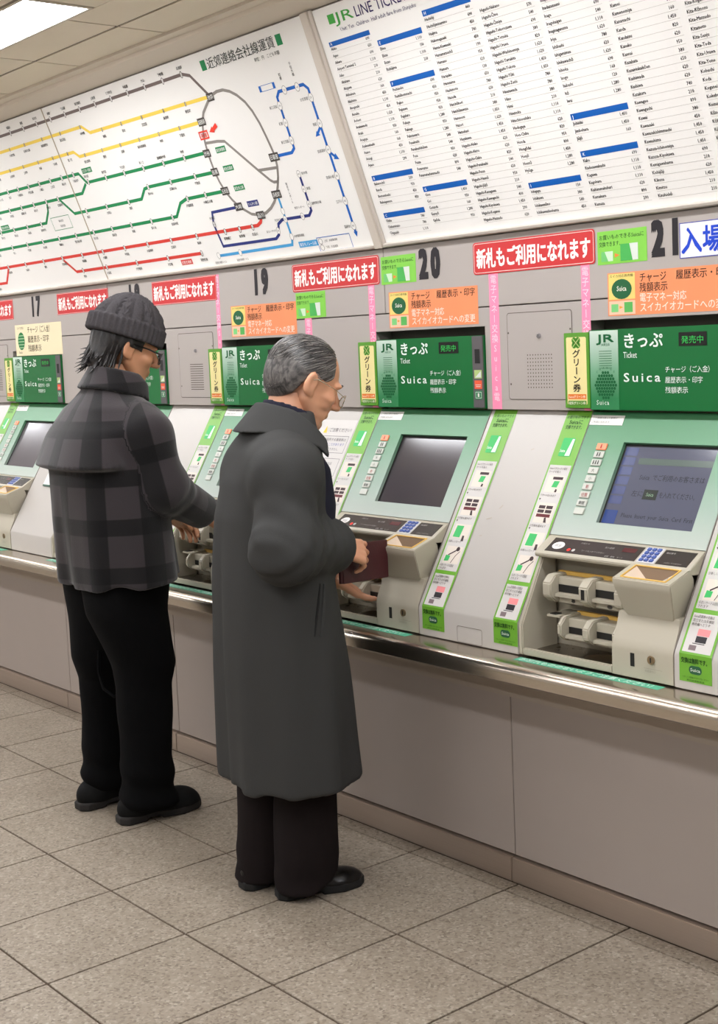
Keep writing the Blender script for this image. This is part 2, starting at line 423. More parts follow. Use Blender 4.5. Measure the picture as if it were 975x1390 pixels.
# ---- fare table
fb, fo = board_case(XD1, .2, 'fare_table_board', 'white board with a table of station names and fares under blue letter bars', 'sign board')
pane(fb, fo, XD1, -1.50); pane(fb, fo, -1.50, .2)
H1 = .0046
blk = Print(BF, H1 + .0004); gry = Print(BF, H1); wht = Print(BF, H1 + .0004); nav = Print(BF, H1 + .0004); grn = Print(BF, H1)
cols = [
 [('A', 'Abiko 690|Ageo 650|Aihara 690|Airport Terminal 2 1,110|Aiko 210|Akabane 210|Akigawa 620|Akihabara 160|Akishima 450|Anegasaki 1,110|Annaka 450|Aohori 1,620|Arakawaoki 1,110|Araki 950|Asagaya 160|Asakusabashi 160|Asano 450|Atsugi 1,110|Ayase 290'),
  ('B', 'Bakurochō 210|Banda 950|Bentembashi 450|Bubaigawara 450'), ('C', 'Chiba 780|Chibaminato 780|Chigasaki 1,110')],
 [('', 'Chikura 620|'), ('E', 'Ebina 1,110|Ebisu 150|Enzan 1,110|Etchūjima 210'),
  ('F', 'Fuchinobe 690|Fuchūhommachi 450|Fujino 950|Fujisawa 950|Fujishiro 950|Fukaya 1,280|Fukiage 950|Fukutawara 1,280|Funabashi 540|Funabashihōten 540|Fusa 950|Fussa 620|Futamatao 890|Futamatashimmachi 540'),
  ('G', 'Gion 1,450|Goi 950|Gotanda 160|Gumyō 1,280|Gyōda 950')],
 [('H', 'Hachiōji 460|Hachiōjiminamino 690|Haijima 450|Hakonegasaki 740|Hama-Kawasaki 450|Hamamatsuchō 190|Hamano 950|Hamura 620|Harajuku 130|Harataima 650|Hashimoto 780|Hasuda 650|Hatchōbori 210|Hatchōnawate 380|Hatonosu 1,050|Hatori 1,620|Hatsukari 1,450|Hayakawa 1,450|Higashi-Abiko 620|Higashi-Akiru 620|Higashi-Chiba 820|Higashi-Funabashi 540|Higashi-Fussa 650|Higashi-Hannō 950|Higashi-Jūjō 210|Higashi-Kanagawa 540|Higashi-Kawaguchi 400|Higashi-Kiyokawa 1,450|Higashi-Koganei 290|Higashi-Matsudo 620')],
 [('', 'Higashi-Nakano 150|Higashi-Ōme 570|Higashi-Ōmiya 540|Higashi-Tokorozawa 690|Higashi-Totsuka 380|Higashi-Urawa 820|Higashi-Washinomiya 1,620|Higashi-Yamakita 1,620|Higashi-Yokota 1,450|Higashi-Yūki 1,050|Higashi-Zushi 780|Hinatawada 780|Hino 380|Hirai 210|Hiratsuka 1,110|Hitachinoushiku 1,110|Hodogaya 620|Hon-Chiba 820|Honda 950|Hongōdai 890|Honjō 1,450|Honnō 1,280|Hyūga 1,280'),
  ('I', 'Ichigaya 150|Ichikawa 380|Ichikawaōno 540|Ichikawashiohama 450')],
 [('', 'Ikebukuro 150|Imajuku 570|Inadazutsumi 690|Inage 690|Inagekaigan 540|Inaginaganuma 1,110|Iriya 1,620|Ishibashi 780|Ishigamimae 620|Ishikawachō 1,620|Ishioka 690|Isogo 160|Itabashi 120|Itō 1,280|Iwai 1,280'), ('J', 'Jichiidai 1,450|Jimbohara 1,450|Jūjō 160'),
  ('K', 'Kabe 690|Kadosawabashi 1,110|Kagawa 1,110|Kagohara 1,110|Kaihimmakuhari 620|Kamakura 890|Kamata 290')],
 [('', 'Kameido 210|Kami-Nakazato 380|Kamisugaya 1,110|Kamoi 690|Kamonomiya 380|Kanamachi 160|Kanda 1,450|Kandatsu 820|Kaneko 620|Kannai 950|Kasahata 380|Kasairinkaikōen 650|Kashimada 620|Kashiwa 620|Katakura 740|Kawagoe 210|Kawaguchi 890|Kawai 380|Kawasaki 450|Kawasakishimmachi 1,450|Kawashima 1,450|Kazusa-Ichinomiya 1,450|Kazusa-Kiyokawa 690|Kemigawahama 210|Kichijōji 620|Kikuna 1,450|Kimitsu 210|Kinshichō 210')],
 [('', 'Kita-Akabane 210|Kita-Ageo 780|Kita-Fuchū 450|Kita-Hachiōji 540|Kita-Itami 540|Kita-Kamakura 890|Kita-Kashiwa 620|Kita-Kogane 540|Kita-Kōnosu 1,110|Kita-Matsudo 450|Kitamoto 820|Kita-Senju 290|Kita-Toda 290|Kita-Urawa 450|Kita-Yono 450|Kobuchi 690|Koda 1,280|Koganei 1,450|Kokubunji 380|Komagawa 890|Kōnosu 890|Kōfu 1,620|Kōri 620|Kozukue 820|Kōzu 1,280|Kunitachi 450|Kurihama 1,280')]]
ROW = .02; S0 = .039; CW = .2095; CXL = -3.24
OFF = [0, 1, 0, 0, 0, 0, 3]
for ci, secs in enumerate(cols):
    k = OFF[ci]; x = CXL + CW * ci
    for letter, body in reversed(secs):
        for ent in reversed(body.split('|')):
            y = S0 + ROW * k; k += 1
            if not ent or y > .70: continue
            nm, pr = ent.rsplit(' ', 1)
            if y > .655 and ci < 4: continue
            blk.text(nm, x, y, .0122, sx=.92, bold=.02)
            blk.text(pr, x + .1795, y, .0122, align='r', sx=.92, bold=.02)
            gry.rect(x, x + .188, y - .0050, y - .0043)
        if letter:
            yb = S0 + ROW * k - .007
            if letter == 'A': yb = .630
            Print(BF, H1).rect(x - .002, x + .187, yb, yb + .0165 if letter != 'A' else yb + .014).build('letter_bar', ink((10, 92, 178)), fb, fo)
            wht.text(letter, x + .004, yb + .0035, .0125, bold=.02)
            k += 2
grn.rect(-3.212, -3.182, .692, .7195)
jr = Print(BF, H1 + .0004); jr.text('JR', -3.178, .690, .043, width=.082, bold=.012)
nav.text('LINE TICKET FARE', -3.090, .689, .044, sx=.92, bold=.006)
nav.text('Unit: Yen  Children  Half adult fare from Shinjuku', -3.172, .664, .0165, sx=1.0, bold=.0)
blk.build('table_lettering', ink((38, 38, 40)), fb, fo, 'stuff'); gry.build('row_line', ink((190, 188, 182)), fb, fo, 'stuff')
wht.build('bar_letter', ink((245, 245, 245)), fb, fo); nav.build('heading_lettering', ink((40, 30, 90)), fb, fo); grn.build('heading_square', ink((70, 165, 70)), fb, fo)
jr.build('logo', ink((70, 160, 70)), fb, fo)

# ---- route map
rb, ro = board_case(-8.57, XD0, 'route_map_board', 'white route map board with coloured railway lines and station names', 'sign board')
pane(rb, ro, -5.072, XD0); pane(rb, ro, -6.82, -5.072); pane(rb, ro, -8.57, -6.82)
for xs_ in (-5.072, -6.82): sheet(BF, xs_ - .0026, xs_ + .0026, .010, BL - .004, .0058, 'pane_seam', mat('seam_tan', (176, 162, 142), .6), rb, ro)
GREY, YEL, GRN, RED, NAVY, SKY, BLUE, BRN = (140, 134, 128), (240, 208, 84), (22, 134, 78), (216, 64, 54), (42, 54, 122), (72, 160, 214), (24, 100, 190), (112, 98, 94)
XE = -8.3
lines = [
 (BRN, .0115, [(XE, .694), (-4.035, .694), (-3.995, .682), (-3.92, .596)]),
 (YEL, .0125, [(XE, .631), (-4.819, .631), (-4.771, .600), (-3.934, .597)]),
 (YEL, .0125, [(XE, .547), (-4.951, .547), (-4.918, .524), (-4.021, .524)]),
 (GREY, .0105, [(-3.92, .598), (-3.875, .606), (-3.839, .605), (-3.804, .594), (-3.773, .576), (-3.742, .548), (-3.72, .514), (-3.703, .470), (-3.693, .425), (-3.686, .385), (-3.682, .354), (-3.688, .320), (-3.703, .285), (-3.722, .255), (-3.743, .229), (-3.770, .205), (-3.8, .187), (-3.835, .174), (-3.871, .169), (-3.921, .178), (-3.978, .211), (-4.005, .240), (-4.027, .271), (-4.042, .310), (-4.049, .345), (-4.051, .407), (-4.045, .451), (-4.035, .485), (-4.018, .522), (-3.992, .552), (-3.92, .598)]),
 (GREY, .010, [(-4.045, .451), (-3.969, .447), (-3.929, .441), (-3.797, .320), (-3.750, .279), (-3.735, .271), (-3.708, .270)]),
 (GREY, .010, [(-3.797, .320), (-3.688, .316)]),
 (GRN, .0125, [(-4.05, .419), (-4.940, .419), (-4.978, .461), (XE, .462)]),
 (GRN, .0125, [(-4.05, .347), (-4.50, .348), (-4.539, .344), (-4.585, .309), (-5.133, .309), (-5.212, .378)]),
 (GRN, .0125, [(-4.952, .416), (-5.008, .382), (XE, .382)]),
 (GRN, .0125, [(-5.329, .380), (-5.350, .340), (-5.405, .295), (XE, .292)]),
 (GRN, .0125, [(-4.027, .275), (-4.287, .275), (-4.334, .264), (-4.390, .218), (XE, .217)]),
 (RED, .0125, [(-3.871, .165), (-3.885, .145), (-3.91, .135), (XE, .131)]),
 (RED, .0125, [(-4.314, .066), (-5.31, .065), (-5.394, .131)]),
 (RED, .0125, [(-5.935, .128), (-6.015, .060), (XE, .060)]),
 (NAVY, .0105, [(-3.978, .211), (-4.154, .209), (-4.171, .165), (-4.160, .080), (-3.830, .079), (-3.806, .092), (-3.790, .128), (-3.760, .141), (-3.608, .140), (-3.588, .156), (-3.588, .282)]),
 (SKY, .0105, [(-3.740, .217), (-3.740, .075), (-3.752, .050), (-4.211, .047)]),
 (BLUE, .0105, [(-3.682, .353), (-3.588, .353), (-3.569, .365), (-3.568, .533), (-3.551, .549), (-3.420, .549), (-3.403, .533), (-3.402, .062)])]
byc = {}
for c, w, pts in lines: byc.setdefault(c, Print(BF, H1)).line(pts, w)
byc[BLUE].poly([(-3.412, .064), (-3.402, .046), (-3.392, .064)])
byc[BLUE].line([(-3.402, .414), (-3.425, .395)], .009); byc[BLUE].poly([(-3.418, .386), (-3.442, .384), (-3.430, .402)])
byc[BLUE].line([(-3.402, .330), (-3.382, .312)], .009); byc[BLUE].poly([(-3.390, .304), (-3.365, .300), (-3.376, .322)])
byc[BLUE].rect(-3.646, -3.634, .562, .582).rect(-3.571, -3.559, .562, .582).rect(-3.634, -3.571, .562, .5635).rect(-3.634, -3.571, .5805, .582)
ringp = Print(BF, H1 + .0008); whp = Print(BF, H1 + .0004); tx = Print(BF, H1 + .0004); bt_ = Print(BF, H1 + .0012); fare = Print(BF, H1 + .0012)
rnd = random.Random(4)
FARES = ['150', '160', '190', '210', '230', '270', '290', '340', '380', '420', '450', '480', '540']
def stations(xs, s, names, above, rx=.0080, ry=.0125, dense=.0125):
    for i, x in enumerate(xs):
        whp.disc(x, s, rx * .8, ry * .8, 14); ringp.ring(x, s, rx, ry, .0026, 16)
        fare.text(FARES[(i * 3 + len(names)) % 13], x, s - .0032, .0085, align='c', sx=.75, bold=-1)
        nm = names[i % len(names)]
        tx.text(nm, x, s + (.019 if above else -.030), dense, align='c', sx=.95, bold=.02)
def lin_x(x0, dx, n): return [x0 - dx * i for i in range(n)]
stations(lin_x(-4.041, .1235, 33), .694, ['北池袋', '下板橋', '大山', '中板橋', 'ときわ台', '上板橋', '東武練馬', '下赤塚', '成増', '和光市', '朝霞', '朝霞台', '志木', '柳瀬川', '鶴瀬', 'みずほ台'], True, .0074)
stations([-4.078, -4.225, -4.378, -4.529, -4.677], .597, ['椎名町', '東長崎', '江古田', '桜台', '練馬'], False, .0046, .0085)
stations([-4.829, -4.997, -5.158, -5.321, -5.463] + lin_x(-5.61, .147, 17), .631, ['中村橋', '富士見台', '練馬高野台', '石神井公園', '大泉学園', '保谷', 'ひばりヶ丘', '東久留米', '清瀬'], False, .0046, .0085)
stations(lin_x(-4.165, .1415, 6), .524, ['下落合', '中井', '新井薬師前', '沼袋', '野方', '都立家政'], False, .0046, .0085)
stations([-5.001, -5.131, -5.265, -5.406, -5.537] + lin_x(-5.67, .135, 18), .547, ['鷺ノ宮', '下井草', '井荻', '上井草', '上石神井', '武蔵関', '東伏見', '西武柳沢'], False, .0046, .0085)
stations(lin_x(-4.203, .1445, 5), .419, ['神泉', '駒場東大前', '池ノ上', '下北沢', '新代田'], True)
stations([-4.926], .420, ['明大前'], True)
stations(lin_x(-5.021, .1025, 31), .462, ['下高井戸', '桜上水', '上北沢', '八幡山', '芦花公園', '千歳烏山', '仙川', 'つつじヶ丘', '柴崎', '国領'], False)
stations([-4.178, -4.345, -4.508], .348, ['不動前', '武蔵小山', '西小山'], False)
stations([-4.684, -4.859, -5.03], .309, ['洗足', '大岡山', '奥沢'], False)
stations([-5.222, -5.331] + lin_x(-5.45, .120, 23), .382, ['田園調布', '多摩川', '新丸子', '武蔵小杉', '元住吉', '日吉', '綱島', '大倉山', '菊名'], False)
stations(lin_x(-5.453, .1355, 21), .294, ['自由が丘', '九品仏', '尾山台', '等々力', '上野毛', '二子玉川'], False)
stations([-4.155, -4.277], .275, ['大崎広小路', '戸越銀座'], False)
stations(lin_x(-4.42, .1545, 25), .218, ['荏原中延', '旗の台', '長原', '洗足池', '石川台', '雪が谷大塚', '御嶽山', '久が原', '千鳥町', '池上', '蓮沼'], False)
stations([-3.942, -4.022, -4.115, -4.306, -4.488] + lin_x(-4.664, .181, 20), .132, ['北品川', '新馬場', '青物横丁', '鮫洲', '立会川', '大森海岸', '平和島', '大森町', '梅屋敷', '京急蒲田', '雑色'], False)
stations([-4.314, -4.556, -4.795, -5.042, -5.25], .066, ['羽田空港', '天空橋', '穴守稲荷', '大鳥居', '糀谷'], False)
stations(lin_x(-6.12, .19, 11), .060, ['小島新田', '産業道路', '東門前', '川崎大師'], False)
stations([-4.166], .165, ['大井町'], True)
for x, s, nm in ((-3.802, .106, '品川シーサイド'), (-3.742, .141, '天王洲アイル'), (-3.644, .141, '東京テレポート'), (-3.589, .178, '国際展示場'), (-3.589, .229, '東雲'), (-3.589, .281, '新木場')):
    whp.disc(x, s, .010, .0125); ringp.ring(x, s, .010, .0125, .0012); fare.text('450', x, s - .0032, .009, align='c', sx=.7, bold=-1)
    if x > -3.6: tx.text(nm, x + .014, s - .004, .0105, bold=.01)
    else: tx.text(nm, x - .013 if x < -3.7 else x, s - .002 if x < -3.7 else s + .028, .0095, align='r' if x < -3.7 else 'c', sx=.85, bold=.01)
for x, s, nm in ((-3.740, .169, ''), (-3.740, .078, '大井競馬場前'), (-4.069, .048, '羽田空港第１ビル'), (-4.210, .048, '羽田空港第２ビル')):
    whp.disc(x, s, .010, .0125); ringp.ring(x, s, .010, .0125, .0012)
    tx.text(nm, x + (.014 if s > .06 else 0), s + (-.004 if s > .06 else -.030), .0105, align='l' if s > .06 else 'c', sx=.9, bold=.01)
KE = [(-3.519, .549, '町屋', 2), (-3.452, .547, '千住大橋', 2), (-3.568, .506, '新三河島', 0), (-3.568, .450, '町屋', 0), (-3.568, .391, '新三河島', 0), (-3.403, .505, 'お花茶屋', 0), (-3.402, .422, '青砥', 0), (-3.402, .337, '京成高砂', 0), (-3.402, .251, '京成小岩', 0), (-3.402, .168, '江戸川', 0), (-3.402, .084, '国府台', 0)]
for i, (x, s, nm, md) in enumerate(KE):
    whp.disc(x, s, .0115, .0145); ringp.ring(x, s, .0115, .0145, .0014); fare.text(FARES[i], x, s - .0035, .010, align='c', sx=.75, bold=-1)
    if md == 2: tx.text(nm, x, s + .030 + .0125 * len(nm), .0115, vertical=True, bold=.008)
    else: tx.text(nm, x - .015, s - .004, .0115, align='r', sx=.9, bold=.008)
tx.text('東京テレポート', -3.672, .262, .0105, vertical=True, bold=.006)
# station name boxes on the loop
for x, s, nm, w in ((-3.921, .595, '池袋', .040), (-4.021, .524, '高田馬場', .046), (-4.056, .416, '渋谷', .042), (-4.048, .347, '目黒', .042), (-4.028, .275, '五反田', .046), (-3.981, .212, '大崎', .046), (-3.871, .169, '品川', .046), (-3.687, .352, '日暮里', .052), (-3.743, .229, '浜松町', .050)):
    Print(BF, H1 + .0008).rect(x - w / 2, x + w / 2, s - .014, s + .014).build('name_box', ink((72, 68, 64)), rb, ro); bt_.text(nm, x, s - .007, .018, align='c', width=w * .86, bold=.01)
rbx = Print(BF, H1 + .0008); rbx.frame(-4.063, -4.007, .464, .494, .0055); rbx.text('新宿', -4.035, .472, .017, align='c', width=.036, bold=.02)
rbx.poly([(-3.995, .484), (-3.972, .502), (-3.972, .496), (-3.945, .509), (-3.939, .494), (-3.966, .484), (-3.966, .478)])
labels = [(GRN, -3.968, .418, .060, '東急東横線'), (GRN, -3.962, .350, .060, '東急目黒線'), (GRN, -3.939, .277, .062, '東急池上線'), (NAVY, -3.893, .214, .066, 'りんかい線'), (RED, -4.436, .041, .078, '京急空港線'), (SKY, -3.663, .046, .105, '東京モノレール線'), (GRN, -4.905, .466, .080, '京王井の頭線'), (GRN, -5.801, .314, .080, '東急大井町線')]
for c, x, s, w, nm in labels:
    byc[c].rect(x - w / 2, x + w / 2, s - .0105, s + .0105); bt_.text(nm, x, s - .0058, .014, align='c', width=w * .88, bold=.006)
byc[BLUE].frame(-3.612, -3.436, .012, .062, .0022)
tx.text('上記：JR線乗換駅', -3.575, .044, .0095, sx=.95); tx.text('下段：片道運賃', -3.575, .022, .0095, sx=.95)
whp.disc(-3.594, .048, .010, .0105); ringp.ring(-3.594, .048, .010, .0105, .0015); whp.disc(-3.594, .026, .010, .0105); ringp.ring(-3.594, .026, .010, .0105, .0015)
byc[GRN].frame(-5.354, -5.19, .254, .312, .0022); tx.text('乗換運賃', -5.27, .288, .011, align='c'); tx.text('連絡経路', -5.27, .266, .011, align='c')
# heading
byc[GRN].rect(-3.913, -3.884, .682, .716).rect(-3.481, -3.452, .682, .716)
hd = Print(BF, H1 + .0004); hd.text('近郊連絡会社線運賃', -3.876, .684, .040, width=.385, bold=.012); hd.text('単位：円　こども半額', -3.62, .658, .0145, sx=.95, bold=.008)
for c, nm in ((BRN, 'brown'), (YEL, 'yellow'), (GREY, 'grey'), (GRN, 'green'), (RED, 'red'), (NAVY, 'navy'), (SKY, 'sky'), (BLUE, 'blue')):
    byc[c].build(nm + '_line', ink(c), rb, ro)
whp.build('station_disc', ink((244, 242, 238)), rb, ro, kind='stuff'); ringp.build('station_ring', ink((96, 94, 90)), rb, ro, kind='stuff'); tx.build('station_lettering', ink((62, 60, 58)), rb, ro, kind='stuff')
fare.build('fare_lettering', ink((90, 88, 86)), rb, ro, kind='stuff'); bt_.build('box_lettering', ink((246, 246, 242)), rb, ro)
rbx.build('current_station_box', ink((228, 62, 44)), rb, ro); hd.build('heading_lettering', ink((30, 44, 34)), rb, ro)
NW = {16: 'sixteen', 17: 'seventeen', 18: 'eighteen', 19: 'nineteen', 20: 'twenty', 21: 'twenty-one', 22: 'twenty-two'}
# ------------------------------------------------------------------ ticket machines
M_CASE = mat('machine_plastic', (172, 165, 148), .42, noise=.02, nscale=10)
M_CASED = mat('machine_side_grey', (128, 120, 112), .5)
M_DARK = mat('slot_black', (16, 15, 14), .5)
M_GLASSB = mat('console_black', (46, 40, 38), .25)
M_GREEN = mat('header_green', (4, 100, 46), .32)
M_YTRIM = mat('yellow_trim', (214, 172, 84), .5)
M_KEY = mat('key_blue', (70, 92, 158), .4)
M_KEYPAD = mat('keypad_plate', (196, 196, 200), .4)
M_TRAY = steel_mat('tray_steel', (150, 142, 130), .28, (40, 40, 40))
M_SCR_OFF = mat('screen_dark', (66, 61, 64), .12, spec=.5)
M_SCR_MID = mat('screen_grey', (92, 88, 92), .14, spec=.5)
M_SCR_ON = mat('screen_lit', (60, 62, 78), .14, emit=(106, 107, 118), estr=.5)
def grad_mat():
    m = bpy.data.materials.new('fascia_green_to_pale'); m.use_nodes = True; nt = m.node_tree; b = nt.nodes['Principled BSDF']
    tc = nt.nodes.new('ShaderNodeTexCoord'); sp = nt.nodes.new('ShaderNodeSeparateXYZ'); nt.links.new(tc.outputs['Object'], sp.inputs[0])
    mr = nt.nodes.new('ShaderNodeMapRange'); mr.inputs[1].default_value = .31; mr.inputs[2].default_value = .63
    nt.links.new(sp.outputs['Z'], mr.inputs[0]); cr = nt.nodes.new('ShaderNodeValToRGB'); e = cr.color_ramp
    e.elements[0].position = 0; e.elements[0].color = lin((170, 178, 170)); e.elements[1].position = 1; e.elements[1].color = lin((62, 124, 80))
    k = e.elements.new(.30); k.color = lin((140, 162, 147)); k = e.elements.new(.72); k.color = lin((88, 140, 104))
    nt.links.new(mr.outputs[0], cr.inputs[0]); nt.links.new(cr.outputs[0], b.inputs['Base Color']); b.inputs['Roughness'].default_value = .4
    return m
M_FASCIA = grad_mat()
def logo_grad():
    m = bpy.data.materials.new('header_silver_fade'); m.use_nodes = True; nt = m.node_tree; b = nt.nodes['Principled BSDF']
    tc = nt.nodes.new('ShaderNodeTexCoord'); sp = nt.nodes.new('ShaderNodeSeparateXYZ'); nt.links.new(tc.outputs['Object'], sp.inputs[0])
    mr = nt.nodes.new('ShaderNodeMapRange'); mr.inputs[1].default_value = .632; mr.inputs[2].default_value = .850
    nt.links.new(sp.outputs['Z'], mr.inputs[0]); cr = nt.nodes.new('ShaderNodeValToRGB'); e = cr.color_ramp
    e.elements[0].position = .15; e.elements[0].color = lin((40, 122, 72)); e.elements[1].position = 1; e.elements[1].color = lin((196, 212, 200))
    k = e.elements.new(.5); k.color = lin((110, 160, 126))
    nt.links.new(mr.outputs[0], cr.inputs[0]); nt.links.new(cr.outputs[0], b.inputs['Base Color']); b.inputs['Roughness'].default_value = .4
    return m
M_LOGO = logo_grad()
SV = np.array([0, .6, 1.]); SV = SV / np.linalg.norm(SV); SK = 1.16619
def SFr(cx): return Frame((cx, .05, 1.049), (1, 0, 0), SV)          # the sloped fronts
def WFr(cx, y=.2): return Frame((cx, y, 0), (1, 0, 0), (0, 0, 1))   # upright wall
def sz(z): return (z - 1.049) * SK
ORG = (0, 0, .70)
def make_machine():
    t = thing('ticket_machine', ORG, 'x', 'ticket machine', 'ticket machines in a row along the counter')
    SF = SFr(0)
    # casing behind everything
    MB().prism([(.262, 1.3305), (.245, 1.3305), (.047, 1.000), (.050, .958), (.036, .704), (.262, .704)], -MW + .001, MW - .001).build('casing', M_CASE, t, origin=ORG)
    # sloped fascia with the screen opening
    x0, x1, s0, s1 = -MW + .0015, MW - .0015, sz(1.010), sz(1.3265); a0, a1, b0, b1 = -.11, .193, sz(1.049), sz(1.25)
    out = [(x0, s0), (x1, s0), (x1, s1), (x0, s1)]; inn = [(a0, b0), (a1, b0), (a1, b1), (a0, b1)]
    b = MB(); V = [SF.pt(x, s, .0) for x, s in out] + [SF.pt(x, s, 0) for x, s in inn] + [SF.pt(x, s, -.016) for x, s in inn] + [SF.pt(x, s, -.014) for x, s in out]
    F = []
    for i in range(4):
        j = (i + 1) % 4; F += [(i, j, 4 + j, 4 + i), (4 + i, 4 + j, 8 + j, 8 + i), (j, i, 12 + i, 12 + j)]
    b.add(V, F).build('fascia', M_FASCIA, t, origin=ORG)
    scr = sheet(SF, a0, a1, b0, b1, .002, 'screen', M_SCR_OFF, t, ORG, h0=-.0145)
    bz = MB()
    for (p, q, r, s_) in ((a0, a1, b1 - .006, b1), (a0, a0 + .005, b0, b1)):
        bz.add([SF.pt(x, y, -.0105) for x, y in ((p, r), (q, r), (q, s_), (p, s_))], [(0, 1, 2, 3)])
    bz.build('screen_bezel', M_DARK, t, origin=ORG)
    # column of count buttons
    for k in range(9):
        s = sz(1.236 - .0205 * k); xx = -.178
        bo = sheet(SF, xx - .017, xx + .017, s - .0095, s + .0095, .004, 'button', mat('button_orange', (226, 130, 96), .4, emit=(255, 120, 70), estr=.4) if k == 0 else mat('button_pale', (186, 188, 178), .4), t, ORG, .001)
        pr = Print(SF, .0046)
        col = (150, 40, 36) if k in (0, 5, 6) else (70, 70, 66)
        if k < 3:
            for m in range(k + 1):
                xm_ = xx + (m - k / 2) * .008; pr.disc(xm_, s + .004, .0022, n=8); pr.rect(xm_ - .0022, xm_ + .0022, s - .006, s + .002)
        elif k < 8: pr.text(['大', '小', '割', '往復', '乗継', '取消'][k - 3], xx, s - .005, .012, align='c', sx=.9, bold=.01)
        if k < 8: pr.build('button_mark', ink(col), bo, ORG)
    sheet(SF, -.2505, -.136, sz(1.292), sz(1.3175), .0012, 'instruction_label', mat('paper_white', (222, 220, 214), .6), t, ORG)
    pr = Print(SF, .0018); pr.text('この機械は新しい紙幣が', -.245, sz(1.308), .0072, sx=1.1); pr.text('ご利用になれます。', -.245, sz(1.297), .0072, sx=1.1)
    pr.build('label_lettering', ink((120, 118, 116)), t, ORG, 'stuff')
    # console: black strip, round button, keypad
    MB().prism([(.026, 1.008), (-.034, .9725), (-.037, .966), (-.034, .958), (.0, .955), (.05, .955), (.05, 1.008)], -MW + .001, MW - .001).build('console', M_CASE, t, .0015, ORG)
    CV = np.array([0, .058, .0343]); CV /= np.linalg.norm(CV); CF = Frame((0, -.034, .9725), (1, 0, 0), CV)
    sheet(CF, -.222, .078, .005, .060, .0008, 'control_strip', M_GLASSB, t, ORG); sheet(CF, .142, .236, .005, .060, .0008, 'control_strip', M_GLASSB, t, ORG)
    Print(CF, .0012).disc(-.190, .030, .020, .015, 18).build('call_button', mat('call_button', (226, 224, 220), .4), t, ORG)
    pr = Print(CF, .0018); pr.text('呼出', -.190, .024, .013, align='c', sx=.9); pr.build('button_lettering', ink((120, 118, 120)), t, ORG)
    Print(CF, .0012).disc(-.146, .018, .006, .006).build('indicator_light', mat('red_led', (190, 36, 30), .4, emit=(255, 40, 30), estr=.5), t, ORG)
    Print(CF, .0012).disc(-.130, .018, .0055, .0055).build('coin_mark', ink((170, 168, 164)), t, ORG)
    Print(CF, .0012).rect(.018, .062, .034, .050).build('amount_display', mat('display_red', (74, 22, 26), .3), t, ORG)
    pr = Print(CF, .0012)
    pr.text('お知らせ', -.125, .046, .0075); pr.text('投入金額', -.040, .040, .0075); pr.text('カードを入れてください', -.105, .018, .0070); pr.text('紙幣　硬貨　カード', -.02, .008, .0065); pr.text('暗証番号', .150, .046, .0070); pr.text('入力してください', .165, .010, .0065)
    pr.build('console_lettering', ink((150, 146, 142)), t, ORG, 'stuff')
    kp = sheet(CF, .084, .138, .004, .062, .0012, 'keypad', M_KEYPAD, t, ORG)
    for i in range(3):
        for j in range(4):
            sheet(CF, .090 + i * .0155, .1015 + i * .0155, .008 + j * .0135, .018 + j * .0135, .0045, 'key', M_KEY, kp, ORG, .001)
    # left cheek, lower right box, coin hopper
    MB().prism([(.03, .956), (-.018, .956), (-.108, .785), (-.108, .705), (.03, .705)], -MW + .001, -.2365).build('side_cheek', M_CASE, t, .003, ORG)
    MB().prism([(.04, .86), (-.078, .858), (-.081, .845), (-.086, .828), (-.100, .798), (-.1065, .782), (-.108, .770), (-.108, .705), (.04, .705)], .067, MW - .001, smooth=True).build('lower_box', M_CASE, t, origin=ORG)
    LF = Frame((0, -.108, 0), (1, 0, 0), (0, 0, 1))
    Print(LF, .0006).rect(.124, .137, .733, .766).build('card_slot', M_DARK, t, ORG)
    hr = MB(); hr.tube([(.188, -.106, .757), (.188, -.1115, .757)], .0105, 14); hr.build('lock', mat('lock_metal', (150, 132, 104), .35, metal=.8), t, origin=ORG)
    Print(LF, .0042).rect(.1862, .1898, .751, .763).build('key_hole', M_DARK, t, ORG)
    pr = Print(LF, .0006); pr.rect(.165, .220, .7345, .7353); pr.text('係員操作口', .168, .726, .0065); pr.build('box_marking', ink((150, 145, 134)), t, ORG, 'stuff')
    # hopper shell: rings of a tapering box, open on top
    lv = [(.076, .2515, -.034, -.112, .9720, .9470), (.076, .2515, -.030, -.1135, .9640, .9400), (.078, .250, -.02, -.108, .950, .922), (.088, .240, 0., -.086, .88, .864), (.094, .234, 0., -.080, .853, .852)]
    b = MB(); V = []
    for (xa, xb, yb_, yf, zb, zf) in lv: V += [(xa, yb_, zb), (xb, yb_, zb), (xb, yf, zf), (xa, yf, zf)]
    F = [(4 * i + j, 4 * i + (j + 1) % 4, 4 * (i + 1) + (j + 1) % 4, 4 * (i + 1) + j) for i in range(4) for j in range(4)]
    op = [(.097, -.044, .9688), (.231, -.044, .9688), (.231, -.104, .9496), (.097, -.104, .9496)]
    n = len(V); V += op; F += [(i, (i + 1) % 4, n + (i + 1) % 4, n + i) for i in range(4)]
    b.add(V, F).build('coin_hopper', M_CASE, t, .002, ORG)
    # sloped plates of the pit
    pit = [(.150, -.060, .930), (.165, -.060, .930), (.165, -.092, .922), (.150, -.092, .922)]
    MB().add([op[0], op[3], pit[3], pit[0]], [(0, 1, 2, 3)]).build('hopper_plate', mat('hopper_tan', (206, 186, 166), .5), t, origin=ORG)
    MB().add([op[1], op[2], pit[2], pit[1]], [(0, 1, 2, 3)]).build('hopper_plate', mat('hopper_grey', (206, 202, 192), .5), t, origin=ORG)
    MB().add(op + pit, [(0, 1, 5, 4), (2, 3, 7, 6), (4, 5, 6, 7)]).build('hopper_pit', mat('hopper_brown', (120, 96, 72), .6), t, origin=ORG)
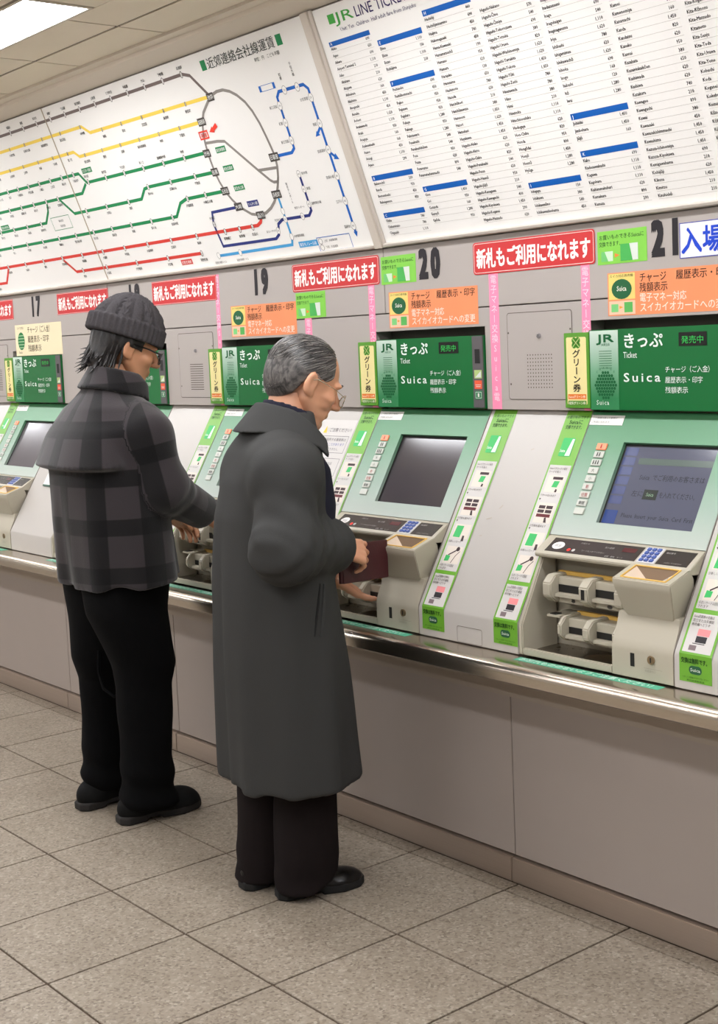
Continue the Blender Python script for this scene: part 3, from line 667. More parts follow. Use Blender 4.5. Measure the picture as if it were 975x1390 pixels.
    hu = Vector(op[2]) - Vector(op[1]); hv = Vector(op[1]) - Vector(pit[1]); hu.normalize(); hv -= hu * hv.dot(hu); hv.normalize()
    hq = Frame(tuple((Vector(op[1]) + Vector(op[2]) + Vector(pit[1]) + Vector(pit[2])) / 4), tuple(-hu), tuple(hv)) if False else Frame(tuple((Vector(op[1]) + Vector(op[2]) + Vector(pit[1]) + Vector(pit[2])) / 4), tuple(hv), tuple(-hu))
    Print(hq, .0008).ring(-.006, .0, .008, .008, .002).ring(.010, .004, .008, .008, .002).build('coin_symbol', ink((90, 86, 80)), t, ORG, join=True)
    fb_ = MB()
    for i in range(4):
        a_, c_ = Vector(op[i]), Vector(op[(i + 1) % 4]); fb_.tube([a_ + Vector((0, 0, .001)), c_ + Vector((0, 0, .001))], .0022, 6)
    fb_.build('hopper_frame', M_YTRIM, t, origin=ORG)
    # recess: two tiers of slots
    def tier(xl, xr, yf, z0, z1, mouths, zm0, zm1, prongs, name):
        pf = yf - .014
        MB().box(xl, xr, yf + .018, .045, z0, z1 - .004).build(name, M_CASE, t, .002, ORG)
        MB().add([(xl, yf + .018, z0), (xr, yf + .018, z0), (xr, .045, z0 - .022), (xl, .045, z0 - .022)], [(0, 1, 2, 3)]).build('unit_underside', M_CASE, t, origin=ORG)
        MB().box(xl, xr, .0, .012, z1 - .004, z1 + .006).build('yellow_edge', M_YTRIM, t, .001, ORG)
        for (pa, pb) in prongs:
            MB().prism([(.02, z1 + .004), (pf + .020, z1 + .002), (pf, z1 - .018), (pf, z0 + .020), (pf + .022, z0 + .002), (.02, z0)], pa, pb).build('slot_guide', M_CASE, t, .003, ORG)
        for (ma, mb) in mouths:
            MB().box(ma, mb, yf + .0165, yf + .03, zm0 + .003, zm1 + .003).build('slot_mouth', M_DARK, t, origin=ORG)
            MB().box(ma, mb, yf + .000, yf + .02, zm0 - .008, zm0 + .001).build('slot_lip', M_CASE, t, .001, ORG)
    tier(-.202, .067, -.050, .842, .914, [(-.171, -.079), (-.045, .038)], .868, .888, [(-.202, -.172), (-.078, -.046), (.038, .066)], 'banknote_unit')
    tier(-.140, .067, -.066, .748, .812, [(-.125, -.056), (-.031, .041)], .766, .783, [(-.140, -.126), (-.055, -.032), (.042, .066)], 'ticket_unit')
    UF = Frame((0, -.0645, 0), (1, 0, 0), (0, 0, 1))
    pr = Print(UF, .0004).rect(-.068, -.056, .866, .892); pr.build('card_slot', M_DARK, t, ORG)
    pr = Print(Frame((0, -.032, 0), (1, 0, 0), (0, 0, 1)), .0008)
    pr.disc(-.122, .850, .007, .004); pr.poly([(-.129, .856), (-.115, .856), (-.122, .848)]); pr.disc(.0, .850, .009, .005); pr.rect(-.008, .008, .8555, .859)
    pr.build('slot_symbol', ink((70, 66, 62)), t, ORG)
    MB().box(-.196, -.150, -.056, .03, .806, .812).build('unit_shelf', M_CASE, t, .001, ORG)
    MB().box(-.188, -.166, -.052, -.03, .812, .8145).build('sensor', M_DARK, t, origin=ORG)
    # coin tray
    MB().box(-.2365, .067, -.098, .036, .705, .712).build('coin_tray', M_TRAY, t, origin=ORG)
    MB().box(-.2365, .067, -.108, -.0975, .705, .7245).build('tray_lip', M_CASE, t, .003, ORG)
    b = MB(); n = 24; V = []
    for r, z in ((.052, .7125), (.050, .7175), (.044, .7175), (.036, .7135), (.0, .7125)):
        V += [(-.005 + r * 1.25 * math.cos(2 * math.pi * k / n), -.045 + r * .9 * math.sin(2 * math.pi * k / n), z) for k in range(n)]
    b.add(V, [(i * n + k, i * n + (k + 1) % n, (i + 1) * n + (k + 1) % n, (i + 1) * n + k) for i in range(4) for k in range(n)], True).build('coin_dish', M_STEEL, t, origin=ORG)
    # header panel
    HF = WFr(0, .19)
    hp = MB().box(-.242, .250, .19, .262, 1.333, 1.5505).build('header_panel', M_GREEN, t, .002, ORG)
    MB().box(-.236, -.1385, .1892, .19, 1.335, 1.548).build('logo_panel', M_LOGO, hp, origin=ORG)
    MB().box(.206, .2495, .1885, .20, 1.336, 1.549).build('indicator_strip', mat('indicator_grey', (86, 82, 84), .4), hp, origin=ORG)
    Print(HF, .0022).rect(.217, .238, 1.468, 1.510).build('dark_window', M_DARK, hp, ORG)
    for za, zb, c in ((1.423, 1.448, (168, 190, 120)), (1.392, 1.417, (222, 92, 60)), (1.361, 1.386, (40, 120, 76))):
        q = Print(HF, .0022).rect(.213, .244, za, zb).build('indicator_icon', ink(c), hp, ORG)
    pr = Print(HF, .0026); pr.frame(.216, .241, 1.364, 1.383, .0014).rect(.225, .232, 1.368, 1.379); pr.poly([(.216, 1.426), (.241, 1.426), (.241, 1.445)])
    pr.rect(.217, .240, 1.403, 1.4046).rect(.219, .238, 1.398, 1.3996).build('icon_mark', ink((206, 210, 204)), hp, ORG)
    Print(HF, .0012).rect(.060, .146, 1.500, 1.535).build('status_display', mat('led_panel_black', (14, 16, 14), .3), hp, ORG)
    Print(HF, .0018).text('発売中', .103, 1.508, .021, align='c', width=.070, bold=.006).build('led_lettering', mat('led_green', (30, 150, 60), .5, emit=(40, 190, 80), estr=.4), hp, ORG)
    pr = Print(HF, .0012)
    pr.text('きっぷ', -.123, 1.502, .043, width=.134, bold=.03); pr.text('Ticket', -.121, 1.473, .023, sx=.78); pr.text('Suica', -.122, 1.410, .033, width=.130, gap=.16, bold=.02)
    pr.text('チャージ（ご入金）', .015, 1.434, .018, width=.150, bold=.008); pr.text('履歴表示・印字', .015, 1.407, .018, width=.118, bold=.008); pr.text('残額表示', .015, 1.381, .018, width=.072, bold=.008)
    pr.text('Suica', -.217, 1.348, .0185, sx=.95, gap=.12, bold=.012)
    pr.build('header_lettering', ink((222, 232, 224)), hp, ORG)
    pr = Print(HF, .0016); pr.text('JR', -.208, 1.517, .029, width=.056, bold=.06); pr.text('JR東日本', -.180, 1.507, .0085, align='c', sx=.9)
    for k in range(8): pr.rect(-.204, -.160, 1.492 - .0065 * k, 1.4932 - .0065 * k)
    for k, ch in enumerate('CHARGE'):
        a = math.radians(130 - 16 * k); pr.text(ch, -.183 + .046 * math.cos(a), 1.399 + .046 * math.sin(a), .0085, align='c')
    for i in range(-4, 5):
        for j in range(-4, 5):
            x, y = i * .0088 + (.0044 if j % 2 else 0), j * .0085
            if x * x + y * y < .038 ** 2: pr.disc(-.183 + x, 1.401 + y, .0042, n=8)
    pr.build('logo', ink((10, 92, 48)), hp, ORG, 'stuff')
    return t
m0 = make_machine()
mlab = {16: 'white and green ticket machine at the far end of the row, beyond machine seventeen', 17: 'white and green ticket machine with grey screen under the number seventeen', 18: 'ticket machine behind the man in the plaid jacket, red banner left of its header',
        19: 'ticket machine under the number nineteen, half hidden by the grey coat', 20: 'ticket machine with dark blank screen under the number twenty', 21: 'ticket machine with a lit blue-grey screen under the number twenty-one', 22: 'ticket machine beyond machine twenty-one, next along the counter'}
machines = {}
for n in MACH:
    o = m0 if n == 20 else copy_tree(m0)
    o.location = (mc(n), 0, .70); o['label'] = mlab[n]; machines[n] = o
for n, o in machines.items():
    s = [c for c in o.children if c.name.startswith('screen') and 'bezel' not in c.name][0]
    if n in (21, 17, 18, 16):
        s.data = s.data.copy(); s.data.materials[0] = M_SCR_ON if n == 21 else M_SCR_MID
    if n == 21:
        SF = SFr(0); H = -.0119
        Print(SF, H).rect(-.104, -.062, .006, .044).build('screen_button', mat('screen_blue', (40, 56, 100), .2, emit=(48, 72, 140), estr=.4), s, ORG)
        for k in range(6): Print(SF, H).rect(-.104, -.062, .062 + k * .028, .085 + k * .028).build('screen_button', mat('screen_blue_dim', (60, 66, 96), .2, emit=(78, 86, 130), estr=.45), s, ORG)
        Print(SF, H).rect(-.050, .190, .178, .196).build('screen_bar', mat('screen_green', (66, 78, 72), .2, emit=(92, 106, 100), estr=.4), s, ORG)
        Print(SF, H).rect(.0, .044, .080, .108).build('screen_card', mat('screen_dark_key', (40, 46, 42), .2), s, ORG)
        pr = Print(SF, H + .0004); pr.text('Suica でご利用のお客さまは', -.030, .135, .019, width=.205, bold=.01); pr.text('左に', -.038, .088, .019, bold=.01); pr.text('を入れてください。', .050, .088, .019, width=.120, bold=.01)
        pr.text('Please Insert your Suica Card First', -.048, .026, .017, width=.225, bold=.01); pr.build('screen_lettering', ink((44, 44, 54)), s, ORG)
        pr = Print(SF, H + .0008); pr.text('Suica', .022, .089, .015, align='c', sx=.8); pr.build('screen_lettering', mat('screen_letter_green', (120, 150, 120), .3, emit=(120, 150, 120), estr=.4), s, ORG)

# ------------------------------------------------------------------ sloped filler panels between the machines
fp = thing('filler_panel', (0, 0, .70), 'x', 'panel', 'white sloped panels between the ticket machines')
MB().prism([(.262, 1.330), (.2185, 1.330), (-.1045, .788), (-.107, .780), (-.107, .7025), (.262, .7025)], MW + .0016, .9 - MW - .0015).build('sloped_face', M_SLOPE, fp, .0015, ORG)
MB().prism([(.262, 1.329), (.216, 1.329), (-.1055, .788), (-.1055, .703), (.262, .703)], MW - .0003, MW + .0014).build('edge_strip', M_CASED, fp, origin=ORG)
flab = {16: 'white sloped panel left of machine seventeen', 17: 'plain white sloped panel behind the man in the plaid jacket', 18: 'white sloped panel left of machine nineteen, no notice on it', 19: 'white sloped panel with a printed notice, left of machine twenty', 20: 'white sloped panel with small hatch between machines twenty and twenty-one', 21: 'white sloped panel right of machine twenty-one', 22: 'white sloped panel beyond machine twenty-two'}
fillers = {}
for n in MACH:
    o = fp if n == 20 else copy_tree(fp)
    o.location = (mc(n), 0, .70); o['label'] = flab[n]; fillers[n] = o
# small hatch and scuffs on the panel between 20 and twenty-one
hf = Frame((0, -.107, 0), (1, 0, 0), (0, 0, 1))
Print(hf, .0006).rring(.412, .511, .704, .750, .006, .0016).build('hatch_outline', M_CASED, fillers[20], ORG)
S20 = SFr(0); sp = Print(S20, .0004)
for x, z, a, l in ((.395, 1.03, .3, .02), (.43, 1.06, .9, .015), (.392, .985, .2, .01), (.468, 1.22, .4, .012)):
    sp.line([(x, sz(z)), (x + l * math.cos(a), sz(z) + l * math.sin(a))], .0035)
sp.build('scuff_mark', ink((178, 168, 154)), fillers[20], ORG, 'stuff')

# ------------------------------------------------------------------ access panels in the wall
def access_panel(n, dots, label):
    t = thing('access_panel', (mc(n), .2, 1.36), label, 'access panel', 'locked access panels in the wall'); org = tuple(t.location); f = WFr(mc(n))
    x0, x1 = .3455, .5915
    b = MB(); pl = []
    for cx, cz, a0 in ((x1 - .008, 1.362 + .008, -90), (x1 - .008, 1.609 - .008, 0), (x0 + .008, 1.609 - .008, 90), (x0 + .008, 1.362 + .008, 180)):
        for k in range(5): a = math.radians(a0 + 22.5 * k); pl.append((cx + .008 * math.cos(a), cz + .008 * math.sin(a)))
    m_ = len(pl); V = [f.pt(x, z, .0015) for x, z in pl] + [f.pt(x, z, 0) for x, z in pl]
    b.add(V, [tuple(range(m_))] + [(i, m_ + i, m_ + (i + 1) % m_, (i + 1) % m_) for i in range(m_)]).build('cover', M_WALL, t, origin=org)
    Print(f, .0008).rring(x0 - .0022, x1 + .0022, 1.3598, 1.6112, .0095, .0022).build('seam', M_WALLJ, t, org)
    b = MB(); b.tube([f.pt(.470, 1.541, .001), f.pt(.470, 1.541, .007)], [.0075, .006], 12); b.build('lock', mat('chrome_lock', (190, 190, 196), .15, metal=1.), t, origin=org)
    for x, z in ((.349, 1.553), (.354, 1.405), (.587, 1.557)): Print(f, .0019).disc(x, z, .0032, n=8).build('screw', M_WALLJ, t, org)
    h = Print(f, .002)
    if dots:
        for i in range(10):
            for j in range(10): h.disc(.423 + i * .0102, 1.488 - j * .0103, .0021, n=6)
    else:
        for j in range(12): h.rect(.423, .515, 1.488 - j * .0088, 1.4905 - j * .0088)
    h.build('speaker_grille', mat('grille_hole', (86, 78, 70), .9), t, org, 'stuff')
access_panel(20, True, 'square access panel with a grid of speaker holes left of machine twenty-one header')
access_panel(18, False, 'square access panel with slotted grille left of the header of machine nineteen')
access_panel(16, False, 'square access panel with slotted grille left of the header of machine seventeen')

# ------------------------------------------------------------------ numbers, banners, stickers, tapes on the wall
def plate(name, n, x0, x1, z0, z1, rgb, label, cat, group=None, th=.0015, y=.2, rot=0.):
    o_ = (mc(n) + (x0 + x1) / 2, y, z0); t = thing(name, o_, label, cat, group)
    f = Frame((mc(n) + (x0 + x1) / 2, y, (z0 + z1) / 2), (math.cos(rot), 0, math.sin(rot)), (-math.sin(rot), 0, math.cos(rot)))
    w, h = (x1 - x0) / 2, (z1 - z0) / 2
    return t, f, w, h, o_, th
for n in range(17, 22):
    c = mc(n); f = WFr(c); org = (c, .2, 1.734)
    pr = Print(f, .0008); d = str(n)
    pr.text(d[0], -.026, 1.736, .122, sx=.62, bold=.08); pr.text(d[1], .0285, 1.736, .122, sx=.62, bold=.08)
    o = pr.build('machine_number', ink((34, 30, 34)), None, org, join=True); o.location = org
    tag(o, 'black numeral %s on the wall above its ticket machine' % NW[n], 'number')
shift = {17: 0, 18: .024, 19: -.047, 20: 0, 21: 0}
blab = {17: 'red banner with white Japanese lettering left of the number seventeen', 18: 'red banner partly behind the knit cap, right of the number seventeen', 19: 'red banner with white lettering left of the number nineteen', 20: 'red banner with rounded corners between the numbers nineteen and twenty', 21: 'red banner with rounded corners between the numbers twenty and twenty-one'}
for n in range(17, 22):
    s_ = shift[n]
    t, f, w, h, org, th = plate('red_banner', n, -.686 + s_, -.2175 + s_, 1.7285, 1.8225, 0, blab[n], 'banner', 'red new banknote banners')
    rd = mat('banner_red', (196, 40, 42), .35)
    if n >= 20:
        b = MB(); q = Print(f, th); q.rrect(-w, w, -h, h, .010); q.build('banner_sheet', rd, t, org)
        Print(f, th + .0005).rring(-w + .004, w - .004, -h + .004, h - .004, .008, .0016).build('border', ink((236, 214, 206)), t, org)
    else:
        sheet(f, -w, w, -h, h, th, 'banner_sheet', rd, t, org)
        Print(f, th + .0005).frame(-w + .002, w - .002, -h + .002, h - .002, .0016).build('border', ink((230, 190, 186)), t, org)
    Print(f, th + .0005).text('新札もご利用になれます', 0, -.024, .060, align='c', width=2 * w * .94, bold=.045).build('lettering', ink((244, 236, 230)), t, org)
# orange stickers
olab = {19: 'orange service sticker under the number nineteen', 20: 'orange creased service sticker under the number twenty', 21: 'orange service sticker under the number twenty-one'}
for n in (19, 20, 21):
    t, f, w, h, org, th = plate('orange_sticker', n, -.177, .227, 1.585, 1.699, 0, olab[n], 'sticker', 'orange service stickers', rot=-.003)
    sheet(f, -w, w, -h, h, .0008, 'sticker_sheet', mat('sticker_orange', (232, 140, 92), .4, noise=.05, nscale=12), t, org)
    sheet(f, -w + .004, -w + .092, -.014, h - .003, .0012, 'logo_patch', mat('sticker_cream', (226, 204, 112), .45), t, org)
    sheet(f, -w + .004, -w + .092, -h + .003, -.018, .0012, 'card_patch', mat('sticker_peach', (236, 190, 160), .45), t, org)
    Print(f, .0018).disc(-w + .048, .013, .034, .0265, 20).build('logo_disc', ink((30, 92, 54)), t, org)
    pr = Print(f, .0022).text('Suica', -w + .048, .008, .019, align='c', sx=.85, bold=.02); pr.build('logo_lettering', ink((226, 226, 210)), t, org)
    q = Print(f, .0018).rect(-w + .012, -w + .036, -h + .010, -.026); q.build('card', ink((120, 196, 120)), t, org)
    q = Print(f, .0018).poly([(-w + .040, -h + .018), (-w + .052, -h + .022), (-w + .040, -h + .026)]); q.build('arrow', ink((226, 150, 40)), t, org)
    q = Print(f, .0018).rect(-w + .056, -w + .084, -h + .008, -.022); q.build('card', ink((86, 170, 84)), t, org)
    pr = Print(f, .0014); pr.text('スイカ対応券売機', -w + .007, h - .0125, .0085, width=.08)
    pr.text('チャージ', -.095, .030, .026, width=.088, bold=.012); pr.text('履歴表示・印字', .022, .030, .026, width=.170, bold=.012); pr.text('残額表示', -.095, .004, .026, width=.092, bold=.012)
    pr.build('black_lettering', ink((60, 42, 30)), t, org)
    pr = Print(f, .0014); pr.text('電子マネー対応', -.095, -.022, .025, width=.150, bold=.012); pr.text('スイカイオカードへの変更', -.095, -.048, .026, width=.285, bold=.012); pr.build('white_lettering', ink((246, 228, 212)), t, org)
for n, lb in ((17, 'cream service sticker under the number seventeen'), (18, 'cream service sticker half hidden by the knit cap')):
    t, f, w, h, org, th = plate('cream_sticker', n, -.212, .262 if n == 17 else .20, 1.553, 1.699, 0, lb, 'sticker', 'cream service stickers')
    sheet(f, -w, w, -h, h, .0008, 'sticker_sheet', mat('sticker_cream2', (228, 214, 178), .5), t, org)
    Print(f, .0014).disc(-w + .062, -.004, .036, .042, 18).build('logo_disc', ink((40, 120, 66)), t, org)
    pr = Print(f, .0018)
    for k in range(5): pr.rect(-w + .030, -w + .094, -.036 + k * .014, -.033 + k * .014)
    pr.build('logo_lines', ink((170, 200, 160)), t, org, 'stuff')
    pr = Print(f, .0014); pr.text('チャージ（ご入金）', -w + .13, .034, .034, width=.25, bold=.01); pr.text('履歴表示・印字', -w + .13, -.010, .034, width=.22, bold=.01); pr.text('残額表示', -w + .13, -.052, .034, width=.14, bold=.01)
    pr.text('スイカ対応', -w + .022, .052, .014); pr.text('Suica', -w + .030, -.062, .018); pr.build('lettering', ink((70, 60, 48)), t, org)
# lime green stickers
for n, x0, z0, lb in ((21, -.209, 1.7235, 'lime green card sticker left of the number twenty-one'), (20, -.209, 1.7255, 'lime green card sticker left of the number twenty'), (19, .228, 1.637, 'lime green card sticker under the red banner right of the number nineteen')):
    t, f, w, h, org, th = plate('lime_sticker', n, x0, x0 + .166, z0, z0 + .088, 0, lb, 'sticker', 'lime green card stickers', rot=.004)
    sheet(f, -w, w, -h, h, .0008, 'sticker_sheet', mat('sticker_lime', (124, 198, 66), .45), t, org)
    pr = Print(f, .0014); pr.text('お買いものできるSuicaに', -w + .006, .022, .0145, width=.152, bold=.008); pr.text('交換できます。', -w + .006, .004, .0145, width=.080, bold=.008); pr.build('lettering', ink((30, 70, 34)), t, org)
    Print(f, .0014).rect(-.070, -.030, -.036, -.010).build('card', ink((196, 220, 190)), t, org); Print(f, .0018).poly([(-.070, -.036), (-.046, -.036), (-.058, -.010), (-.070, -.010)]).build('card_green_part', ink((110, 190, 110)), t, org)  # pale printed card, its left part printed green
    Print(f, .0014).poly([(-.024, -.028), (-.008, -.022), (-.024, -.016)]).build('arrow', ink((228, 130, 60)), t, org)
    Print(f, .0014).rect(-.004, .054, -.038, .006).build('card', ink((208, 216, 206)), t, org); Print(f, .0018).poly([(-.004, -.038), (.036, -.038), (.026, .006), (-.004, .006)]).build('card_green_part', ink((70, 170, 80)), t, org)  # larger printed card, also green on its left part
# admission sign right of 21
t, f, w, h, org, th = plate('admission_sign', 21, .0615, .46, 1.7205, 1.8095, 0, 'white sign with big blue characters right of the number twenty-one', 'sign')
sheet(f, -w, w, -h, h, .001, 'sign_sheet', mat('sign_white', (232, 230, 226), .45), t, org); Print(f, .0015).frame(-w, w, -h, h, .002).build('border', ink((60, 70, 170)), t, org)
Print(f, .0015).text('入場券発売中', -w + .004, -.027, .070, width=.39, bold=.035).build('lettering', ink((22, 66, 196)), t, org)
# pink tapes
tl = [(20, .2745, .3125, 1.3315, 1.729, 'pink tape with white lettering right of the header of machine twenty'), (20, .6295, .6605, 1.3315, 1.7285, 'pink tape behind the yellow-green sign of machine twenty-one'),
      (19, .2745, .3125, 1.3315, 1.6365, 'pink tape above the head of the man in the grey coat'), (19, .6215, .6525, 1.3315, 1.7285, 'pink tape behind the yellow-green sign of machine twenty'), (18, .6255, .6515, 1.3315, 1.822, 'pink tape behind the yellow-green sign of machine nineteen')]
for n, x0, x1, z0, z1, lb in tl:
    t, f, w, h, org, th = plate('pink_tape', n, x0, x1, z0, z1, 0, lb, 'tape', 'pink tapes down the wall')
    sheet(f, -w, w, -h, h, .0005, 'tape_strip', mat('tape_pink', (246, 138, 172), .5), t, org)
    pr = Print(f, .001); pr.text('電子マネー交換Suica電子マネー交換'[:int((z1 - z0) / .029)], 0, h - .004, .027, sx=.95, vertical=True, bold=.004, gap=.06); pr.build('lettering', ink((252, 214, 226)), t, org)
# yellow-green hanging signs
for n in range(17, 22):
    t, f, w, h, org, th = plate('green_car_sign', n, -.3285, -.2385, 1.3385, 1.5455, 0, 'narrow yellow sign with green border left of the header of machine ' + NW[n], 'sign', 'narrow yellow and green signs', y=.1995)
    sheet(f, -w, w, -h, h, .012, 'sign_board', mat('sign_green', (84, 146, 40), .4), t, org, .001)
    Print(f, .0125).rrect(-w + .009, w - .009, -h + .009, h - .012, .005).build('sign_face', ink((226, 212, 150)), t, org)
    pr = Print(f, .013); 
    for k in range(4):
        a = math.radians(45 + 90 * k); pr.disc(.0095 * math.cos(a), .076 + .0095 * math.sin(a), .0088, .0088, 12)
    pr.build('clover', ink((70, 140, 40)), t, org, join=True)
    pr = Print(f, .0135).line([(-.012, .064), (.012, .088)], .002).line([(-.012, .088), (.012, .064)], .002); pr.build('clover_vein', ink((190, 206, 130)), t, org)
    pr = Print(f, .013); pr.text('グリーン券', 0, .058, .0235, sx=1.25, vertical=True, bold=.03); pr.build('lettering', ink((38, 32, 22)), t, org)
    Print(f, .013).rect(-w + .012, w - .012, -.079, -.065).build('label_bar', ink((222, 122, 48)), t, org); Print(f, .013).rect(-w + .012, w - .012, -.096, -.083).build('label_bar', ink((92, 140, 56)), t, org)
    pr = Print(f, .0135); pr.text('Suicaグリーン券', 0, -.0755, .0085, align='c', width=.060); pr.text('磁気グリーン券', 0, -.0930, .0085, align='c', width=.060); pr.build('bar_lettering', ink((240, 236, 220)), t, org)

# ------------------------------------------------------------------ guide strips on the sloped panels
def guide_strip(n, x0, x1, label):
    org = (mc(n) + (x0 + x1) / 2, 0, .70); t = thing('guide_strip', org, label, 'sticker strip', 'green step by step strips beside the machines')
    xc = mc(n) + (x0 + x1) / 2; w = (x1 - x0) / 2; S = SFr(xc); h0 = .0008
    Vf = Frame((xc, -.107, 0), (1, 0, 0), (0, 0, 1)); zb = .788
    top, bot = sz(1.3285), sz(zb)
    b = MB(); V = [S.pt(-w, top, h0), S.pt(w, top, h0), S.pt(w, bot, h0), S.pt(-w, bot, h0), Vf.pt(-w, .7225, h0), Vf.pt(w, .7225, h0)]
    b.add(V, [(0, 3, 2, 1), (3, 4, 5, 2)]).build('strip_sheet', mat('strip_lime', (104, 164, 46), .42), t, origin=org)
    L = top - bot
    def tt(fr_): return top - L * fr_
    pr = Print(S, h0 + .0006); pr.text('お買いものできる', 0, tt(.040), .0115, align='c', width=.080, bold=.01); pr.text('Suicaに', 0, tt(.066), .0165, align='c', width=.050, bold=.03); pr.text('交換できます。', 0, tt(.090), .0135, align='c', width=.066, bold=.02); pr.build('title_lettering', ink((34, 70, 26)), t, org)
    # card picture
    Print(S, h0 + .0006).rrect(-.024, .020, tt(.225), tt(.135), .004).build('card_picture', ink((64, 178, 96)), t, org)
    Print(S, h0 + .001).poly([(.0, tt(.222)), (.018, tt(.222)), (.018, tt(.14)), (.010, tt(.14))]).build('card_pale_part', ink((214, 226, 214)), t, org)  # pale slanted part of the printed card
    pr = Print(S, h0 + .0014).text('Suica', -.022, tt(.205), .012, sx=.8, bold=.02); pr.build('card_lettering', ink((232, 240, 228)), t, org)
    wp = ink((198, 194, 190))
    Print(S, h0 + .0006).rect(-w + .006, w - .006, tt(.820), tt(.268)).build('white_panel', wp, t, org)
    Print(S, h0 + .0006).rect(-w + .006, w - .006, tt(.992), tt(.838)).build('white_panel', wp, t, org)
    bp = ink((214, 204, 192)); dk = ink((58, 40, 42)); gr_ = ink((60, 176, 96))
    for a, c in ((.318, .400), (.450, .545), (.590, .660), (.700, .785)):
        Print(S, h0 + .001).rect(-w + .016, w - .012, tt(c), tt(a)).build('step_panel', bp, t, org)
    q = Print(S, h0 + .0014)
    q.rect(-.010, .026, tt(.338), tt(.325)); q.poly([(.010, tt(.398)), (.018, tt(.398)), (.018, tt(.385)), (.012, tt(.382))])
    for i in range(2):
        for j in range(2): q.rect(-.024 + i * .027, -.001 + i * .027, tt(.478 + j * .020), tt(.463 + j * .020))
    q.poly([(.010, tt(.543)), (.020, tt(.543)), (.014, tt(.518)), (.008, tt(.520))]); q.poly([(.012, tt(.672)), (.022, tt(.672)), (.020, tt(.645)), (.012, tt(.645))])
    q.line([(-.016, tt(.745)), (.008, tt(.722)), (.014, tt(.712))], .004); q.disc(.016, tt(.712), .007); q.line([(.004, tt(.782)), (.014, tt(.745)), (.026, tt(.722))], .002)
    q.build('step_picture', dk, t, org)
    Print(S, h0 + .0014).rect(-.024, .026, tt(.518), tt(.503)).build('step_picture', ink((96, 30, 36)), t, org)
    q = Print(S, h0 + .0014); q.poly([(-.006, tt(.375)), (.014, tt(.375)), (.018, tt(.345)), (-.002, tt(.345))]); q.poly([(-.026, tt(.655)), (.002, tt(.655)), (.006, tt(.598)), (-.022, tt(.598))]); q.poly([(-.026, tt(.775)), (-.008, tt(.772)), (-.006, tt(.748)), (-.024, tt(.745))]); q.build('step_picture', gr_, t, org)
    q = Print(S, h0 + .0014)
    for fr_, tx_ in ((.290, 'Suicaイオカードの場合'), (.306, 'カードを投入'), (.420, '①カードを入れます'), (.440, '▼'), (.565, '②交換を選びます'), (.580, '▼'), (.682, '③新しいカード'), (.800, '④古いカードは回収'), (.815, 'されます'), (.856, 'Suica定期券の交換は'), (.872, '窓口または多機能'), (.888, '券売機へどうぞ')):
        q.text(tx_, -w + .010, tt(fr_), .0088, sx=.85 if len(tx_) < 9 else .72, bold=.008)
    q.build('step_lettering', ink((78, 70, 66)), t, org, 'stuff')
    Print(S, h0 + .001).rect(-.012, .022, tt(.925), tt(.898)).build('device_picture', ink((230, 138, 140)), t, org)
    q = Print(S, h0 + .001).rect(-.012, .018, tt(.952), tt(.927)); q.rect(-.018, .016, tt(.958), tt(.955)); q.build('device_picture', ink((42, 38, 42)), t, org)
    Print(S, h0 + .001).rect(-.024, -.004, tt(.984), tt(.964)).build('device_picture', ink((120, 104, 106)), t, org)
    q = Print(Vf, h0 + .0006); q.text('交換は無料です。', 0, .768, .0145, align='c', width=.080, bold=.03)
    q.text('くわしくは係員までおたずねください', 0, .732, .0052, align='c', width=.074); q.text('東日本旅客鉄道', 0, .7255, .0045, align='c', width=.05); q.build('foot_lettering', ink((34, 70, 26)), t, org)
    Print(Vf, h0 + .0006).rrect(-.018, .018, .7425, .7625, .0095).build('foot_logo', ink((44, 92, 62)), t, org)
    q = Print(Vf, h0 + .001).text('Suica', 0, .749, .011, align='c', width=.028, bold=.02); q.build('logo_lettering', ink((206, 220, 206)), t, org)
for n, x0, x1, lb in ((20, .2695, .3610, 'green guide strip right of machine twenty'), (20, .5560, .6455, 'green guide strip left of machine twenty-one'), (21, .2695, .3610, 'green guide strip right of machine twenty-one'), (19, .5560, .6455, 'green guide strip left of machine twenty, beside the notice'), (19, .2695, .3610, 'green guide strip right of machine nineteen, at the chin of the man in the coat'), (18, .5560, .6455, 'green guide strip left of machine nineteen'), (16, .5560, .6455, 'green guide strip left of machine seventeen')):
    guide_strip(n, x0, x1, lb)
# printed notice left of machine twenty
xc = mc(19) + .456; S = SFr(xc); org = (xc, 0, .95); nt_ = thing('paper_notice', org, 'white printed notice with a warning triangle on the sloped panel left of machine twenty', 'notice')
sheet(S, -.094, .094, sz(.86), sz(1.288), .0006, 'paper', mat('notice_paper', (202, 198, 194), .55), nt_, org)
q = Print(S, .0012).poly([(-.066, sz(1.245)), (-.046, sz(1.245)), (-.056, sz(1.268))]); q.build('warning_triangle', ink((222, 190, 60)), nt_, org)
q = Print(S, .0012); q.text('ご注意ください！', -.036, sz(1.250), .016, bold=.008); q.frame(-.078, .082, sz(1.182), sz(1.236), .0014).frame(-.050, .080, sz(1.110), sz(1.165), .0014).frame(-.080, -.030, sz(.93), sz(.98), .0014)
q.text('当駅で発売する乗車券は', -.072, sz(1.220), .0125, width=.145); q.text('払い戻しできません。', -.052, sz(1.190), .0125, width=.110); q.text('きっぷは発売当日', -.044, sz(1.145), .0115); q.text('一回に限り有効です', -.044, sz(1.125), .0115); q.text('おつりのお取り忘れに', -.05, sz(1.03), .0105); q.text('ご注意ください', -.05, sz(1.01), .0105); q.build('lettering', ink((96, 92, 96)), nt_, org)
q = Print(S, .0012).text('無効となることがあります', -.072, sz(1.205), .0125, width=.145); q.build('blue_lettering', ink((70, 84, 160)), nt_, org)
